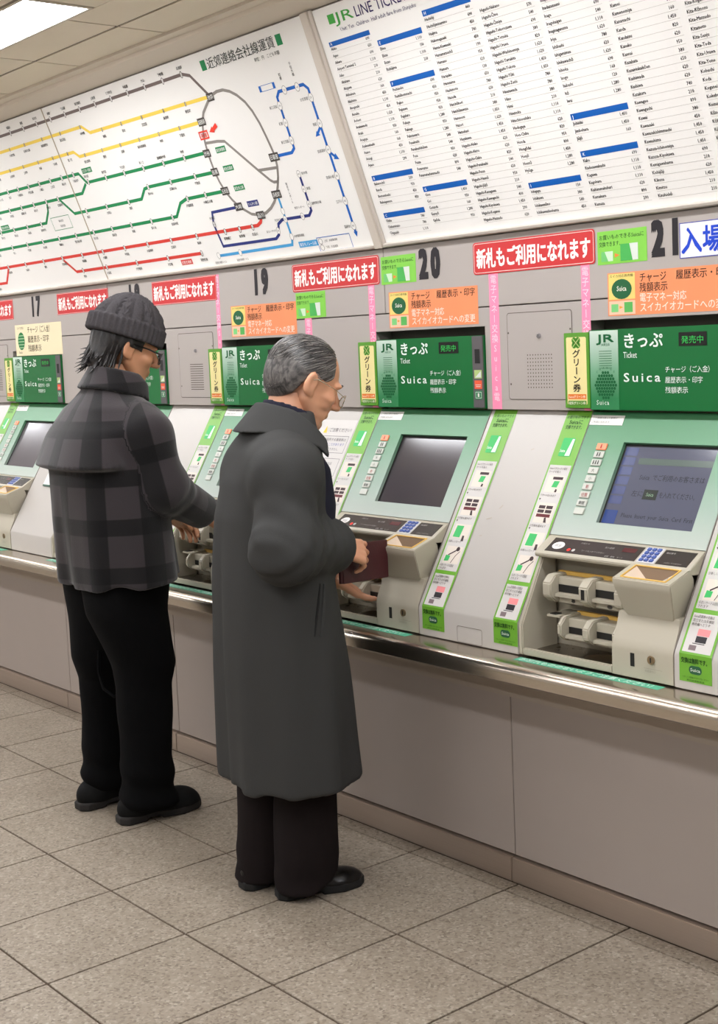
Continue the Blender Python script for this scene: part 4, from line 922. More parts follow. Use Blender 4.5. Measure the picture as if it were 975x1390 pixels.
q = Print(S, .0012); q.text('現金をお確かめ', -.035, sz(1.085), .0115, bold=.01); q.text('ください', -.035, sz(1.068), .0115, bold=.01); q.text('非常', -.074, sz(.95), .016, bold=.02); q.build('red_lettering', ink((206, 84, 84)), nt_, org)
# teal tapes on the worktop in front of the machines
for n in range(17, 22):
    org = (mc(n), -.132, .70); t = thing('teal_tape', org, 'teal tape with white lettering on the worktop in front of machine ' + NW[n], 'tape', 'teal reminder tapes on the worktop')
    f = Frame((mc(n), -.132, .70), (1, 0, 0), (0, 1, 0))
    sheet(f, -.235, .235, -.0155, .0155, .0005, 'tape_strip', mat('tape_teal', (74, 168, 134), .5), t, org)
    q = Print(f, .001).text('お忘れもののないようご注意ください！', 0, -.0095, .026, align='c', width=.45, bold=.02); q.build('lettering', ink((206, 228, 216)), t, org)

# small white slip on the sloped panel beside machine seventeen
S = SFr(mc(17)); org = (mc(17) + .405, 0, .99); ps = thing('paper_slip', org, 'small white slip with green edge on the sloped panel behind the plaid jacket', 'slip')
sheet(S, .375, .44, sz(.985), sz(1.03), .006, 'slip_card', mat('slip_white', (226, 226, 222), .5), ps, org); sheet(S, .375, .44, sz(.979), sz(.985), .007, 'slip_edge', mat('slip_green', (40, 84, 66), .5), ps, org)
# ------------------------------------------------------------------ people: smooth surfaces grown from blended volumes
def smin(a, b, k):
    h = np.clip(.5 + .5 * (b - a) / k, 0, 1); return b + (a - b) * h - k * h * (1 - h)
def smax(a, b, k): return -smin(-a, -b, k)
def ell(P, c, r, R=None):
    q = P - np.array(c, float)
    if R is not None: q = q @ R
    r = np.array(r, float); k0 = np.linalg.norm(q / r, axis=-1); k1 = np.linalg.norm(q / (r * r), axis=-1)
    return k0 * (k0 - 1) / np.maximum(k1, 1e-9)
def cone(P, a, b, ra, rb, flat=None):
    a = np.array(a, float); b = np.array(b, float); d = b - a; t = np.clip(((P - a) @ d) / max(d @ d, 1e-12), 0, 1)
    return np.linalg.norm(P - a - t[..., None] * d, axis=-1) - (ra + (rb - ra) * t)
def chain(P, pts, rad, k=.01):
    d = None
    for i in range(len(pts) - 1):
        e = cone(P, pts[i], pts[i + 1], rad[i], rad[i + 1]); d = e if d is None else smin(d, e, k)
    return d
def loft(P, tab, pw=2.2):
    """column of elliptical sections: rows (z, cx, cy, a, b)"""
    t = np.array(tab, float); z = P[..., 2]
    cx, cy, a, b = [np.interp(z, t[:, 0], t[:, i]) for i in range(1, 5)]
    q = (np.abs((P[..., 0] - cx) / a) ** pw + np.abs((P[..., 1] - cy) / b) ** pw) ** (1 / pw)
    d = (q - 1) * np.minimum(a, b)
    return np.maximum(d, np.maximum(t[0, 0] - z, z - t[-1, 0]))
def nets(f, lo, hi, h):
    """naive surface nets on a regular grid -> vertices, quads"""
    lo = np.array(lo, float); n = np.ceil((np.array(hi) - lo) / h).astype(int) + 1
    ax = [lo[i] + h * np.arange(n[i]) for i in range(3)]
    D = np.empty(n)
    for i in range(0, n[0], 16):
        X, Y, Z = np.meshgrid(ax[0][i:i + 16], ax[1], ax[2], indexing='ij'); D[i:i + 16] = f(np.stack([X, Y, Z], -1))
    ins = D < 0
    cnt = np.zeros(n - 1, int); acc = np.zeros(tuple(n - 1) + (3,)); ne = np.zeros(n - 1)
    sl = lambda o: tuple(slice(o[i], o[i] + n[i] - 1) for i in range(3))
    corners = [(i, j, k) for i in (0, 1) for j in (0, 1) for k in (0, 1)]
    for c in corners: cnt += ins[sl(c)]
    act = (cnt > 0) & (cnt < 8); I = np.argwhere(act)
    for a in corners:
        for axis in range(3):
            if a[axis]: continue
            b = list(a); b[axis] = 1
            da = D[I[:, 0] + a[0], I[:, 1] + a[1], I[:, 2] + a[2]]; db = D[I[:, 0] + b[0], I[:, 1] + b[1], I[:, 2] + b[2]]
            m = (da < 0) != (db < 0); t = np.where(m, da / np.where(da - db == 0, 1, da - db), 0)
            p = np.array(a, float)[None].repeat(len(I), 0); p[:, axis] += t
            acc[tuple(I[m].T)] += p[m]; ne[tuple(I[m].T)] += 1
    V = lo + h * (I + acc[act] / ne[act][:, None])
    idx = -np.ones(n - 1, int); idx[act] = np.arange(len(I))
    Q = []
    for axis in range(3):
        u, v = [(1, 2), (2, 0), (0, 1)][axis]
        s0 = [slice(None)] * 3; s1 = [slice(None)] * 3; s0[axis] = slice(0, n[axis] - 1); s1[axis] = slice(1, n[axis])
        ch = ins[tuple(s0)] != ins[tuple(s1)]; E_ = np.argwhere(ch)
        E_ = E_[(E_[:, u] > 0) & (E_[:, v] > 0) & (E_[:, u] < n[u] - 1) & (E_[:, v] < n[v] - 1)]
        if not len(E_): continue
        du = np.zeros(3, int); du[u] = 1; dv = np.zeros(3, int); dv[v] = 1
        q = np.stack([idx[tuple((E_ - du - dv).T)], idx[tuple((E_ - dv).T)], idx[tuple(E_.T)], idx[tuple((E_ - du).T)]], 1)
        fl_ = ~ins[tuple(E_.T)]; q[fl_] = q[fl_][:, ::-1]; Q.append(q)
    return V, np.concatenate(Q)
def mesh_from(V, Q, name, material, parent=None, attrs=None, relax=2):
    # light relaxation keeps the surface even
    V = V.copy()
    for _ in range(relax):
        S = np.zeros_like(V); c = np.zeros(len(V))
        for i in range(4):
            np.add.at(S, Q[:, i], V[Q[:, (i + 1) % 4]] + V[Q[:, (i + 3) % 4]]); np.add.at(c, Q[:, i], 2)
        V = .5 * V + .5 * S / np.maximum(c, 1)[:, None]
    me = bpy.data.meshes.new(name); me.vertices.add(len(V)); me.vertices.foreach_set('co', V.ravel())
    me.loops.add(4 * len(Q)); me.loops.foreach_set('vertex_index', Q.ravel().astype(np.int32))
    me.polygons.add(len(Q)); me.polygons.foreach_set('loop_start', np.arange(0, 4 * len(Q), 4, dtype=np.int32))
    me.update(calc_edges=True); me.validate()
    for k, fn in (attrs or {}).items():
        a = me.attributes.new(k, 'FLOAT', 'POINT'); a.data.foreach_set('value', fn(V).astype(np.float32))
    return link_mesh(name, me, material, parent, smooth=True)
def grow(f, lo, hi, h, name, material, parent=None, attrs=None, relax=2):
    V, Q = nets(f, lo, hi, h); return mesh_from(V, Q, name, material, parent, attrs, relax)
def rotx(a): c, s = math.cos(a), math.sin(a); return np.array([[1, 0, 0], [0, c, -s], [0, s, c]])
def rotz(a): c, s = math.cos(a), math.sin(a); return np.array([[c, -s, 0], [s, c, 0], [0, 0, 1]])
def unit(v): v = np.array(v, float); return v / np.linalg.norm(v)
def wob(P, f, s):                  # cheap smooth wrinkle noise
    x, y, z = P[..., 0] * f, P[..., 1] * f, P[..., 2] * f
    return (np.sin(x * 1.3 + 2.1 * np.sin(y * .9 + s) + s) + np.sin(y * 1.7 + 1.7 * np.sin(z * .8 - s) + 2 * s) + np.sin(z * 1.1 + 1.9 * np.sin(x * .7 + 3 * s))) / 3

def skin_mat(name, rgb):
    m = mat(name, rgb, .48, noise=.10, nscale=18, bump=.12, bscale=120)
    b = m.node_tree.nodes['Principled BSDF']; b.inputs['Subsurface Weight'].default_value = .08; b.inputs['Subsurface Radius'].default_value = (.01, .004, .002)
    return m
def hair_mat(name, dark, light, sc_):
    m = bpy.data.materials.new(name); m.use_nodes = True; nt = m.node_tree; b = nt.nodes['Principled BSDF']
    tc = nt.nodes.new('ShaderNodeTexCoord'); mp = nt.nodes.new('ShaderNodeMapping'); mp.inputs['Scale'].default_value = sc_
    n = nt.nodes.new('ShaderNodeTexNoise'); n.inputs['Scale'].default_value = 1; n.inputs['Detail'].default_value = 5; n.inputs['Distortion'].default_value = .6
    nt.links.new(tc.outputs['Object'], mp.inputs[0]); nt.links.new(mp.outputs[0], n.inputs['Vector'])
    cr = nt.nodes.new('ShaderNodeValToRGB'); cr.color_ramp.elements[0].position = .36; cr.color_ramp.elements[0].color = lin(dark); cr.color_ramp.elements[1].position = .66; cr.color_ramp.elements[1].color = lin(light)
    nt.links.new(n.outputs['Fac'], cr.inputs[0]); nt.links.new(cr.outputs[0], b.inputs['Base Color']); b.inputs['Roughness'].default_value = .5
    bp = nt.nodes.new('ShaderNodeBump'); bp.inputs['Strength'].default_value = .5; bp.inputs['Distance'].default_value = .003; nt.links.new(n.outputs['Fac'], bp.inputs['Height']); nt.links.new(bp.outputs[0], b.inputs['Normal'])
    return m
def lens_mat():
    m = mat('spectacle_lens', (225, 230, 226), .05, spec=.8); m.node_tree.nodes['Principled BSDF'].inputs['Alpha'].default_value = .28; return m
def plaid_mat():
    m = bpy.data.materials.new('plaid_wool'); m.use_nodes = True; nt = m.node_tree; b = nt.nodes['Principled BSDF']
    def band(attr, per, w):
        a = nt.nodes.new('ShaderNodeAttribute'); a.attribute_name = attr
        d = nt.nodes.new('ShaderNodeMath'); d.operation = 'DIVIDE'; d.inputs[1].default_value = per; nt.links.new(a.outputs['Fac'], d.inputs[0])
        f = nt.nodes.new('ShaderNodeMath'); f.operation = 'FRACT'; nt.links.new(d.outputs[0], f.inputs[0])
        s = nt.nodes.new('ShaderNodeMath'); s.operation = 'SUBTRACT'; s.inputs[1].default_value = .5; nt.links.new(f.outputs[0], s.inputs[0])
        ab = nt.nodes.new('ShaderNodeMath'); ab.operation = 'ABSOLUTE'; nt.links.new(s.outputs[0], ab.inputs[0])
        r = nt.nodes.new('ShaderNodeMapRange'); r.inputs[1].default_value = w - .012; r.inputs[2].default_value = w + .012; r.inputs[3].default_value = 1; r.inputs[4].default_value = 0
        nt.links.new(ab.outputs[0], r.inputs[0]); return r.outputs[0]
    h = band('plaid_v', .155, .17); v = band('plaid_u', .165, .20)
    ad = nt.nodes.new('ShaderNodeMath'); ad.operation = 'ADD'; nt.links.new(h, ad.inputs[0]); nt.links.new(v, ad.inputs[1])
    cr = nt.nodes.new('ShaderNodeValToRGB'); e = cr.color_ramp; e.elements[0].position = 0; e.elements[0].color = lin((51, 46, 48)); e.elements[1].position = 1; e.elements[1].color = lin((9, 8, 9))
    k = e.elements.new(.5); k.color = lin((22, 20, 21))
    hf_ = nt.nodes.new('ShaderNodeMath'); hf_.operation = 'MULTIPLY'; hf_.inputs[1].default_value = .5; nt.links.new(ad.outputs[0], hf_.inputs[0]); nt.links.new(hf_.outputs[0], cr.inputs[0])
    nt.links.new(cr.outputs[0], b.inputs['Base Color']); b.inputs['Roughness'].default_value = .95; b.inputs['Specular IOR Level'].default_value = .15
    b.inputs['Sheen Weight'].default_value = .25; b.inputs['Sheen Roughness'].default_value = .5
    tc = nt.nodes.new('ShaderNodeTexCoord'); n = nt.nodes.new('ShaderNodeTexNoise'); n.inputs['Scale'].default_value = 320; nt.links.new(tc.outputs['Object'], n.inputs['Vector'])
    bp = nt.nodes.new('ShaderNodeBump'); bp.inputs['Strength'].default_value = .35; bp.inputs['Distance'].default_value = .002; nt.links.new(n.outputs['Fac'], bp.inputs['Height']); nt.links.new(bp.outputs[0], b.inputs['Normal'])
    return m

def head_sdf(P, age):
    """face looks along +y, centre of the skull at the origin"""
    m = P * np.array([1, 1, 1.]); ax = np.abs(P[..., 0]); Q = np.stack([ax, P[..., 1], P[..., 2]], -1)
    d = ell(P, (0, -.012, .030), (.0765, .098, .090))
    d = smin(d, ell(P, (0, .028, -.040), (.060, .060, .072)), .03)
    d = smin(d, ell(P, (0, .066, -.096), (.024, .020, .018)), .022)
    d = smin(d, cone(Q, (.058, -.004, -.045), (.030, .050, -.096), .016, .012), .02)
    d = smin(d, ell(Q, (.044, .060, -.022), (.022, .020, .020)), .02)
    d = smin(d, ell(Q, (.028, .080, .020), (.026, .012, .009)), .015)
    d = smax(d, -ell(Q, (.032, .096, .000), (.017, .016, .012)), .014)
    d = smin(d, ell(Q, (.031, .077, -.001), (.0125, .0115, .0105)), .004)
    d = smin(d, cone(P, (0, .088, .012), (0, .112, -.027), .008, .0115), .012)
    d = smin(d, ell(Q, (.0105, .100, -.032), (.0085, .010, .0075)), .008)
    d = smin(d, ell(P, (0, .0835, -.0575), (.023, .010, .0055)), .008)
    d = smin(d, ell(P, (0, .0825, -.0680), (.020, .010, .0060)), .006)
    R = rotz(.35) @ rotx(-.2)
    ear = ell(Q, (.079, -.014, -.006), (.0095, .021, .034), R)
    ear = smax(ear, -ell(Q, (.088, -.008, -.002), (.0065, .013, .021), R), .004)
    ear = smin(ear, ell(Q, (.076, -.004, -.030), (.006, .008, .010)), .006)
    d = smin(d, ear, .006)
    if age:
        d = d + .0012 * np.sin(P[..., 2] * 240 + 60 * ax) * np.clip((.02 - P[..., 2]) * 20, 0, 1) * np.clip((P[..., 1] - .01) * 20, 0, 1)
        d = smin(d, cone(Q, (.026, .080, -.040), (.036, .066, -.075), .006, .007), .012)
    return d
def hand_prims(W, d, n, right, curls, spread=.06, thumb=(.75, .55, .35), scale=1.):
    """W wrist, d toward the fingers, n out of the palm; returns a function of points"""
    d = unit(d); n = np.array(n, float); n = unit(n - d * (n @ d)); s = np.cross(d, n) * (1 if right else -1)      # s: toward the thumb
    k = scale; prim = []
    kn = []
    for i, (off, lk) in enumerate(((.030, .092), (.010, .096), (-.011, .091), (-.030, .082))):
        b = W + d * lk * k + s * off * k - n * .003 * k; kn.append(b)
        prim.append((W + s * off * .62 * k + d * .012 * k, b, .0145 * k, .0115 * k))
    for i, L in enumerate((.070, .078, .073, .058)):
        p = kn[i]; ang = 0; r0 = .0098 * k if i < 3 else .0086 * k
        side = s * (1.5 - i) * spread
        for j, fr_ in enumerate((.46, .30, .24)):
            ang += curls[i][j]; q = p + unit(d * math.cos(ang) + n * math.sin(ang) + side) * L * fr_ * k
            prim.append((p, q, r0 * (1 - .08 * j), r0 * (.92 - .08 * j))); p = q
    p = W + s * .026 * k + d * .018 * k
    dirs = [unit(d * .55 + s * .75 * thumb[0] + n * .35), unit(d * .85 + s * .30 * thumb[1] + n * .45), unit(d * .9 - s * .05 + n * thumb[2])]
    for j, L in enumerate((.044, .034, .027)):
        q = p + dirs[j] * L * k; prim.append((p, q, (.0145, .0115, .0105)[j] * k, (.0118, .0105, .0085)[j] * k)); p = q
    prim.append((W - d * .06 * k, W + d * .02 * k, .026 * k, .022 * k))
    def f(P):
        dd = None
        for i, (a, b, ra, rb) in enumerate(prim):
            e = cone(P, a, b, ra, rb); dd = e if dd is None else smin(dd, e, .010 if i < 4 or i >= 16 else .004)
        return dd
    pts = np.array([q for a, b, _, _ in prim for q in (a, b)])
    return f, pts.min(0) - .03, pts.max(0) + .03
def join_meshes(name, parts, material, parent=None):
    Vs, Qs, n = [], [], 0
    for V, Q in parts: Vs.append(V); Qs.append(Q + n); n += len(V)
    return mesh_from(np.concatenate(Vs), np.concatenate(Qs), name, material, parent)
def put(o, loc, rz): o.location = loc; o.rotation_euler = (0, 0, rz)
def shoe(parent, name, c, ang, L, w, material, sole_mat, toe_h=.045, heel=.02):
    """c: heel-to-toe centre on the floor, ang: turn about z (0 looks along +y)"""
    R = rotz(ang)
    def loc(P): return (P - np.array([c[0], c[1], 0])) @ R
    def up(P):
        q = loc(P)
        d = ell(q, (0, L * .20, .018), (w * .50, L * .30, toe_h)); d = smin(d, ell(q, (0, -L * .26, .045), (w * .42, L * .235, .058)), .03)
        d = smin(d, cone(q, (0, -L * .22, .06), (0, L * .05, .052), w * .36, w * .34), .025)
        return smax(d, heel - .004 - q[..., 2], .004)
    def so(P):
        q = loc(P); x, y, z = q[..., 0], q[..., 1], q[..., 2]
        hw = w * np.interp(y, [-L * .5, -L * .42, -L * .1, L * .22, L * .42, L * .5], [.20, .40, .36, .50, .34, .10])
        d = np.maximum(np.abs(x) - hw, np.abs(y) - L * .5)
        zt = heel + .002; zb = np.where(heel > .025, np.where((y > -L * .2) & (y < -L*.02), .010, .0), 0.)
        return smax(d, np.maximum(z - zt, zb - z), .004)
    ext = L * .62
    lo = (c[0] - ext, c[1] - ext, -.004); hi = (c[0] + ext, c[1] + ext, .14)
    s = grow(up, lo, hi, .004, name, material, parent); grow(so, lo, (hi[0], hi[1], .05), .004, 'sole', sole_mat, s, relax=1)
    return s
def tube_part(name, pts, r, material, parent, n=6):
    return MB().tube(pts, r, n).build(name, material, parent)

# ================================================================== the older man in the grey coat
OM_O = np.array([-3.03, -.465, 0]); OM_R = -.20
def LW(w): return (np.array(w, float) - OM_O) @ rotz(OM_R)           # world -> figure
SK1 = skin_mat('skin_warm', (206, 150, 118))
HS = 1.06; HC = LW((-3.035, -.340, 1.438)); HR = rotz(-.04) @ rotx(-.43)         # head centre and tilt
sh_r, el_r, wr_r = LW((-2.87, -.535, 1.255)), LW((-2.822, -.590, 1.010)), LW((-2.927, -.348, .984))
sh_l, el_l, wr_l = LW((-3.17, -.43, 1.245)), LW((-3.235, -.34, 1.00)), LW((-3.175, -.170, .850))
ftr, ftl = LW((-2.958, -.425, 0)), LW((-3.105, -.455, 0))
def om_head(P): return HS * head_sdf((P - HC) @ HR / HS, True)
def hpt_(v): return HC + HS * (HR @ np.array(v))
def om_body(P):
    d = loft(P, [(.78, 0, .0, .15, .10), (1.0, 0, .0, .15, .105), (1.2, 0, -.01, .17, .10), (1.31, 0, .02, .10, .07)])
    d = smin(d, chain(P, [HC + HR @ np.array([0, -.03, -.05]), LW((-3.035, -.42, 1.30))], [.056, .062]), .03)
    for s_, e_, w_ in ((sh_r, el_r, wr_r), (sh_l, el_l, wr_l)): d = smin(d, chain(P, [s_ - np.array([0, 0, .03]), e_, w_], [.05, .042, .027]), .03)
    for ft in (ftr, ftl): d = smin(d, chain(P, [(ft[0] * .9, -.0, .80), (ft[0], ft[1] - .03, .44), (ft[0], ft[1] - .05, .09)], [.078, .052, .036]), .03)
    return d
rh, rlo, rhi = hand_prims(LW((-2.945, -.305, .972)), LW((-2.972, -.16, .925)) - LW((-2.945, -.305, .972)), (-.80, .0, -.55), True, [(.22, .40, .30), (.36, .60, .40), (.50, .75, .45), (.62, .85, .5)], spread=.12)
lh, llo, lhi = hand_prims(LW((-3.165, -.165, .838)), LW((-3.125, -.03, .748)) - LW((-3.165, -.165, .838)), (.25, .45, .85), False, [(.05, .2, .15), (.1, .2, .15), (.12, .22, .2), (.15, .25, .2)], spread=.14, thumb=(.9, .8, .2))
om = join_meshes('person', [nets(om_body, (-.42, -.35, .02), (.42, .45, 1.42), .012), nets(om_head, HC - .175, HC + .175, .0037), nets(rh, rlo, rhi, .0026), nets(lh, llo, lhi, .0026)], SK1)
tag(om, 'older man in long grey coat holding a brown wallet, head bowed', 'person'); put(om, tuple(OM_O), OM_R)
# hair: cropped grey cap of hair, receding from the forehead
HAIR1 = hair_mat('hair_grey', (50, 47, 46), (104, 99, 95), (160, 20, 60))
def om_hair(P):
    q = (P - HC) @ HR / HS; ax = np.abs(q[..., 0]); y, z = q[..., 1], q[..., 2]
    d = ell(q, (0, -.014, .030), (.0805, .1025, .0935))
    d = smin(d, ell(q, (0, -.052, -.012), (.067, .052, .064)), .035)
    front = y - (.047 + .10 * (.10 - z) - .55 * np.maximum(0, .035 - z))
    low = np.interp(y, [-.13, -.07, -.045, -.02, .03, .06], [-.076, -.072, -.045, .022, .012, .03]) - z
    return smax(smax(d, front, .008), low, .008)
grow(om_hair, HC - .16, HC + .16, .0035, 'hair', HAIR1, om, relax=1)
rs = random.Random(3); stm = [MB(), MB(), MB()]
def scalp(x, y):
    v = 1 - (x / .0815) ** 2 - ((y + .014) / .1035) ** 2
    return .030 + .0945 * math.sqrt(max(v, 0))
cnt_ = 0
while cnt_ < 1900:
    u = np.array([rs.gauss(0, 1), rs.gauss(0, 1), rs.gauss(.3, 1)]); u /= np.linalg.norm(u); r3 = np.array([.0815, .1035, .0945]); c3 = np.array([0, -.014, .030])
    if cnt_ > 1500: r3 = np.array([.069, .054, .066]); c3 = np.array([0, -.053, -.012])
    q = c3 + u * r3
    if q[1] > .047 + .10 * (.10 - q[2]) - .55 * max(0, .035 - q[2]) - .004: continue
    if q[2] < np.interp(q[1], [-.13, -.07, -.045, -.02, .03, .06], [-.062, -.060, -.03, .034, .024, .04]): continue
    if cnt_ > 1500 and (q[1] > -.07 or q[2] < -.055): continue
    if q[1] > .0 and q[2] > .09 and rs.random() < .55: continue
    pts = []; p_ = u.copy(); ln = rs.uniform(.03, .055); dr = np.array([rs.gauss(0, .12), -1, -.35 - .5 * (abs(q[0]) > .05)])
    for k in range(4):
        pts.append(hpt_(c3 + p_ * r3 * (1.006 + .004 * k * rs.random()))); n_ = p_ / np.linalg.norm(p_); t_ = dr - n_ * (dr @ n_); t_ /= np.linalg.norm(t_) + 1e-9
        p_ = p_ + t_ * ln / 3 / r3[1]; p_ /= np.linalg.norm(p_)
    stm[rs.choice((0, 0, 1, 1, 2))].tube(pts, [.0009, .0009, .0007, .0002], 4, cap=False); cnt_ += 1
for k, c in enumerate(((40, 38, 37), (84, 80, 77), (132, 127, 122))):
    o_ = stm[k].build('hair_strands', mat('hair_strand_%d' % k, c, .4), om); o_['kind'] = 'stuff'
def hpt(x, y, z): return HC + HS * (HR @ np.array([x, y, z]))
MB().tube([hpt(.020, .096, .024), hpt(.034, .092, .027), hpt(.048, .080, .022)], [.002, .004, .0015], 6).tube([hpt(-.020, .096, .024), hpt(-.034, .092, .027), hpt(-.048, .080, .022)], [.002, .004, .0015], 6).build('eyebrow', HAIR1, om)
# thin metal glasses
M_METAL = mat('spectacle_metal', (190, 182, 160), .25, metal=1.); M_LENS = lens_mat()
gl = MB()
for s_ in (1, -1):
    pts = [hpt(s_ * (.034 + .023 * math.cos(a)), .112 - .010 * abs(math.cos(a)) * (1 if math.cos(a) > 0 else .2), -.010 + .017 * math.sin(a)) for a in np.linspace(0, 2 * math.pi, 17)]
    gl.tube(pts, .0013, 6, cap=False); gl.tube([hpt(s_ * .057, .102, -.004), hpt(s_ * .078, .06, .004), hpt(s_ * .083, .0, .010), hpt(s_ * .082, -.020, .0)], .0012, 6)
gl.tube([hpt(.011, .112, -.006), hpt(-.011, .112, -.006)], .0012, 6)
go = gl.build('glasses', M_METAL, om)
for s_ in (1, -1):
    ring = [hpt(s_ * (.034 + .022 * math.cos(a)), .1115 - .010 * abs(math.cos(a)) * (1 if math.cos(a) > 0 else .2), -.010 + .016 * math.sin(a)) for a in np.linspace(0, 2 * math.pi, 17)[:-1]]
    MB().add(ring, [tuple(range(16))]).build('lens', M_LENS, go)
# coat
COAT = mat('coat_cloth', (54, 54, 53), .8, spec=.2, noise=.08, nscale=9, bump=.25, bscale=420)
LC = LW((-3.04, -.46, 0))
def om_coat(P):
    x, y, z = P[..., 0], P[..., 1], P[..., 2]
    th = np.arctan2(y - LC[1], x - LC[0])
    d = loft(P, [(.325, LC[0] + .0, LC[1] + .008, .232, .185), (.65, LC[0], LC[1] - .008, .222, .168), (.90, LC[0], LC[1] - .018, .212, .152), (1.08, LC[0], LC[1] - .016, .195, .140), (1.18, LC[0] + .01, LC[1] - .008, .180, .128), (1.26, LC[0] + .015, LC[1] + .006, .150, .110), (1.32, LC[0] + .01, LC[1] + .025, .105, .092), (1.36, LC[0], LC[1] + .035, .085, .085)], 2.3)
    fold = np.clip((1.15 - z) / .8, 0, 1)
    d = d - fold * (.0055 * np.sin(6 * th + 1.2 + 1.5 * z) + .0035 * np.sin(11 * th - 2.0 * z + .6) + .0015 * np.abs(np.sin(4.5 * th + .8 * z)))
    d = d + .004 * wob(P, 9, 1.3)
    sl = smin(chain(P, [sh_r + np.array([-.045, 0, -.02]), sh_r + np.array([.0, -.005, -.05]), el_r, wr_r], [.062, .077, .080, .079], .06), 9, .01)
    w = wob(P, 30, .7) * .007 + .006 * np.sin(P @ unit(wr_r - el_r) * 75 + 3.5 * np.sin(z * 22)) + .003 * np.sin(P @ unit(wr_r - el_r) * 150 + 4 * np.sin(z * 30))
    sl = sl + w * np.clip(1 - np.linalg.norm(P - el_r, axis=-1) / .26, 0, 1) * .75 + .002 * wob(P, 20, 2)
    fd = unit(wr_r - el_r); tt = (P - el_r) @ fd; zr = z - (el_r[2] + tt * fd[2]); near = np.clip((.112 - np.linalg.norm(P - el_r - tt[..., None] * fd, axis=-1)) / .03, 0, 1)
    for t0, tl_, am, wd in ((.045, .35, .008, .012), (.095, .25, .007, .012), (.145, .12, .006, .011), (.195, -.1, .005, .010)):
        sl = sl + am * np.exp(-((tt - t0 - tl_ * zr - .25 * np.abs(zr)) / wd) ** 2) * near * np.clip(.75 + zr * 7, .1, 1)
    cut = (P - wr_r) @ unit(wr_r - el_r) + .004
    sl = smax(sl, cut, .006)
    sl2 = chain(P, [sh_l + np.array([.045, 0, -.02]), sh_l + np.array([0, 0, -.05]), el_l, wr_l], [.075, .079, .080, .068], .03) + .003 * wob(P, 22, 4)
    sl2 = smax(sl2, (P - wr_l) @ unit(wr_l - el_l) + .01, .006)
    kk = np.interp(z, [1.02, 1.2], [.012, .075]); d = smin(d, sl, kk); d = smin(d, sl2, kk)
    d = smax(d, .328 + .006 * np.sin(2 * th) - z, .004)
    # centre-back pleat and front edge
    bp = np.exp(-((x - LC[0] + .02) / .006) ** 2) * (y < LC[1]) * np.clip((1.05 - z) * 4, 0, 1)
    return d + .006 * bp
cobj = grow(om_coat, (-.36, -.33, .30), (.42, .36, 1.40), .0085, 'coat', COAT, om, relax=2)
def om_collar(P):
    q = P - np.array([LC[0], LC[1] + .045, 0]); z = q[..., 2]
    q2 = q[..., 1] - (1.36 - z) * -.30
    r = np.sqrt((q[..., 0] / 1.08) ** 2 + (q2 / 1.0) ** 2); R0 = .078 + np.clip(1.395 - z, 0, 1) * .62
    d = np.abs(r - R0) - .0075
    zlo = np.interp(q2, [-.1, .05, .16], [1.312, 1.265, 1.17]); ztop = np.interp(q2, [-.1, -.02, .04, .12], [1.400, 1.370, 1.325, 1.25])
    d = smax(d, np.maximum(zlo - z, z - ztop), .006)
    return smax(d, q2 - .085, .006)
grow(om_collar, (LC[0] - .25, LC[1] - .2, 1.18), (LC[0] + .25, LC[1] + .25, 1.42), .005, 'coat_collar', COAT, om)
# suit collar showing inside the coat, and the jacket at the open front
NAVYC = mat('suit_navy', (26, 26, 40), .85, spec=.2, bump=.2, bscale=500)
def om_suit(P):
    q = P - np.array([LC[0], LC[1] + .055, 0]); z = q[..., 2]; q2 = q[..., 1] - (1.36 - z) * -.30
    r = np.sqrt(q[..., 0] ** 2 + q2 ** 2); d = np.abs(r - (.070 + np.clip(1.40 - z, 0, 1) * .25)) - .006
    d = smax(d, np.maximum(1.32 - z, z - np.interp(q2, [-.1, .02, .1], [1.412, 1.365, 1.28])), .005); d = smax(d, q2 - .075, .005)
    body = loft(P, [(.9, LC[0], LC[1] + .005, .16, .140), (1.1, LC[0] + .02, LC[1] + .022, .15, .137), (1.2, LC[0] + .02, LC[1] + .028, .13, .122), (1.27, LC[0], LC[1] + .03, .10, .09)])
    return smin(d, body, .01)
grow(om_suit, (-.2, -.12, .88), (.22, .24, 1.43), .007, 'suit_jacket', NAVYC, om)
# pocket opening on the coat
def snap(f, p_):
    p_ = np.array(p_, float)
    for _ in range(8):
        e = 1e-3; d0 = f(p_[None])[0]; g_ = np.array([f((p_ + np.eye(3)[i] * e)[None])[0] - d0 for i in range(3)]) / e
        p_ = p_ - g_ * d0 / max(g_ @ g_, 1e-6)
    return p_
pk = [snap(om_coat, LW(w)) for w in ((-2.83, -.469, .905), (-2.83, -.480, .862), (-2.83, -.492, .814), (-2.83, -.502, .766))]
MB().tube(pk, [.002, .0045, .0045, .002], 6).build('pocket_opening', mat('pocket_dark', (16, 16, 16), .9), om)
pw = [snap(om_coat, LW(w)) for w in ((-2.83, -.452, .902), (-2.83, -.462, .858), (-2.83, -.474, .810), (-2.83, -.484, .764))]
MB().tube([p_ * 1.0 for p_ in pw], [.004, .007, .007, .004], 6).build('pocket_welt', COAT, om)
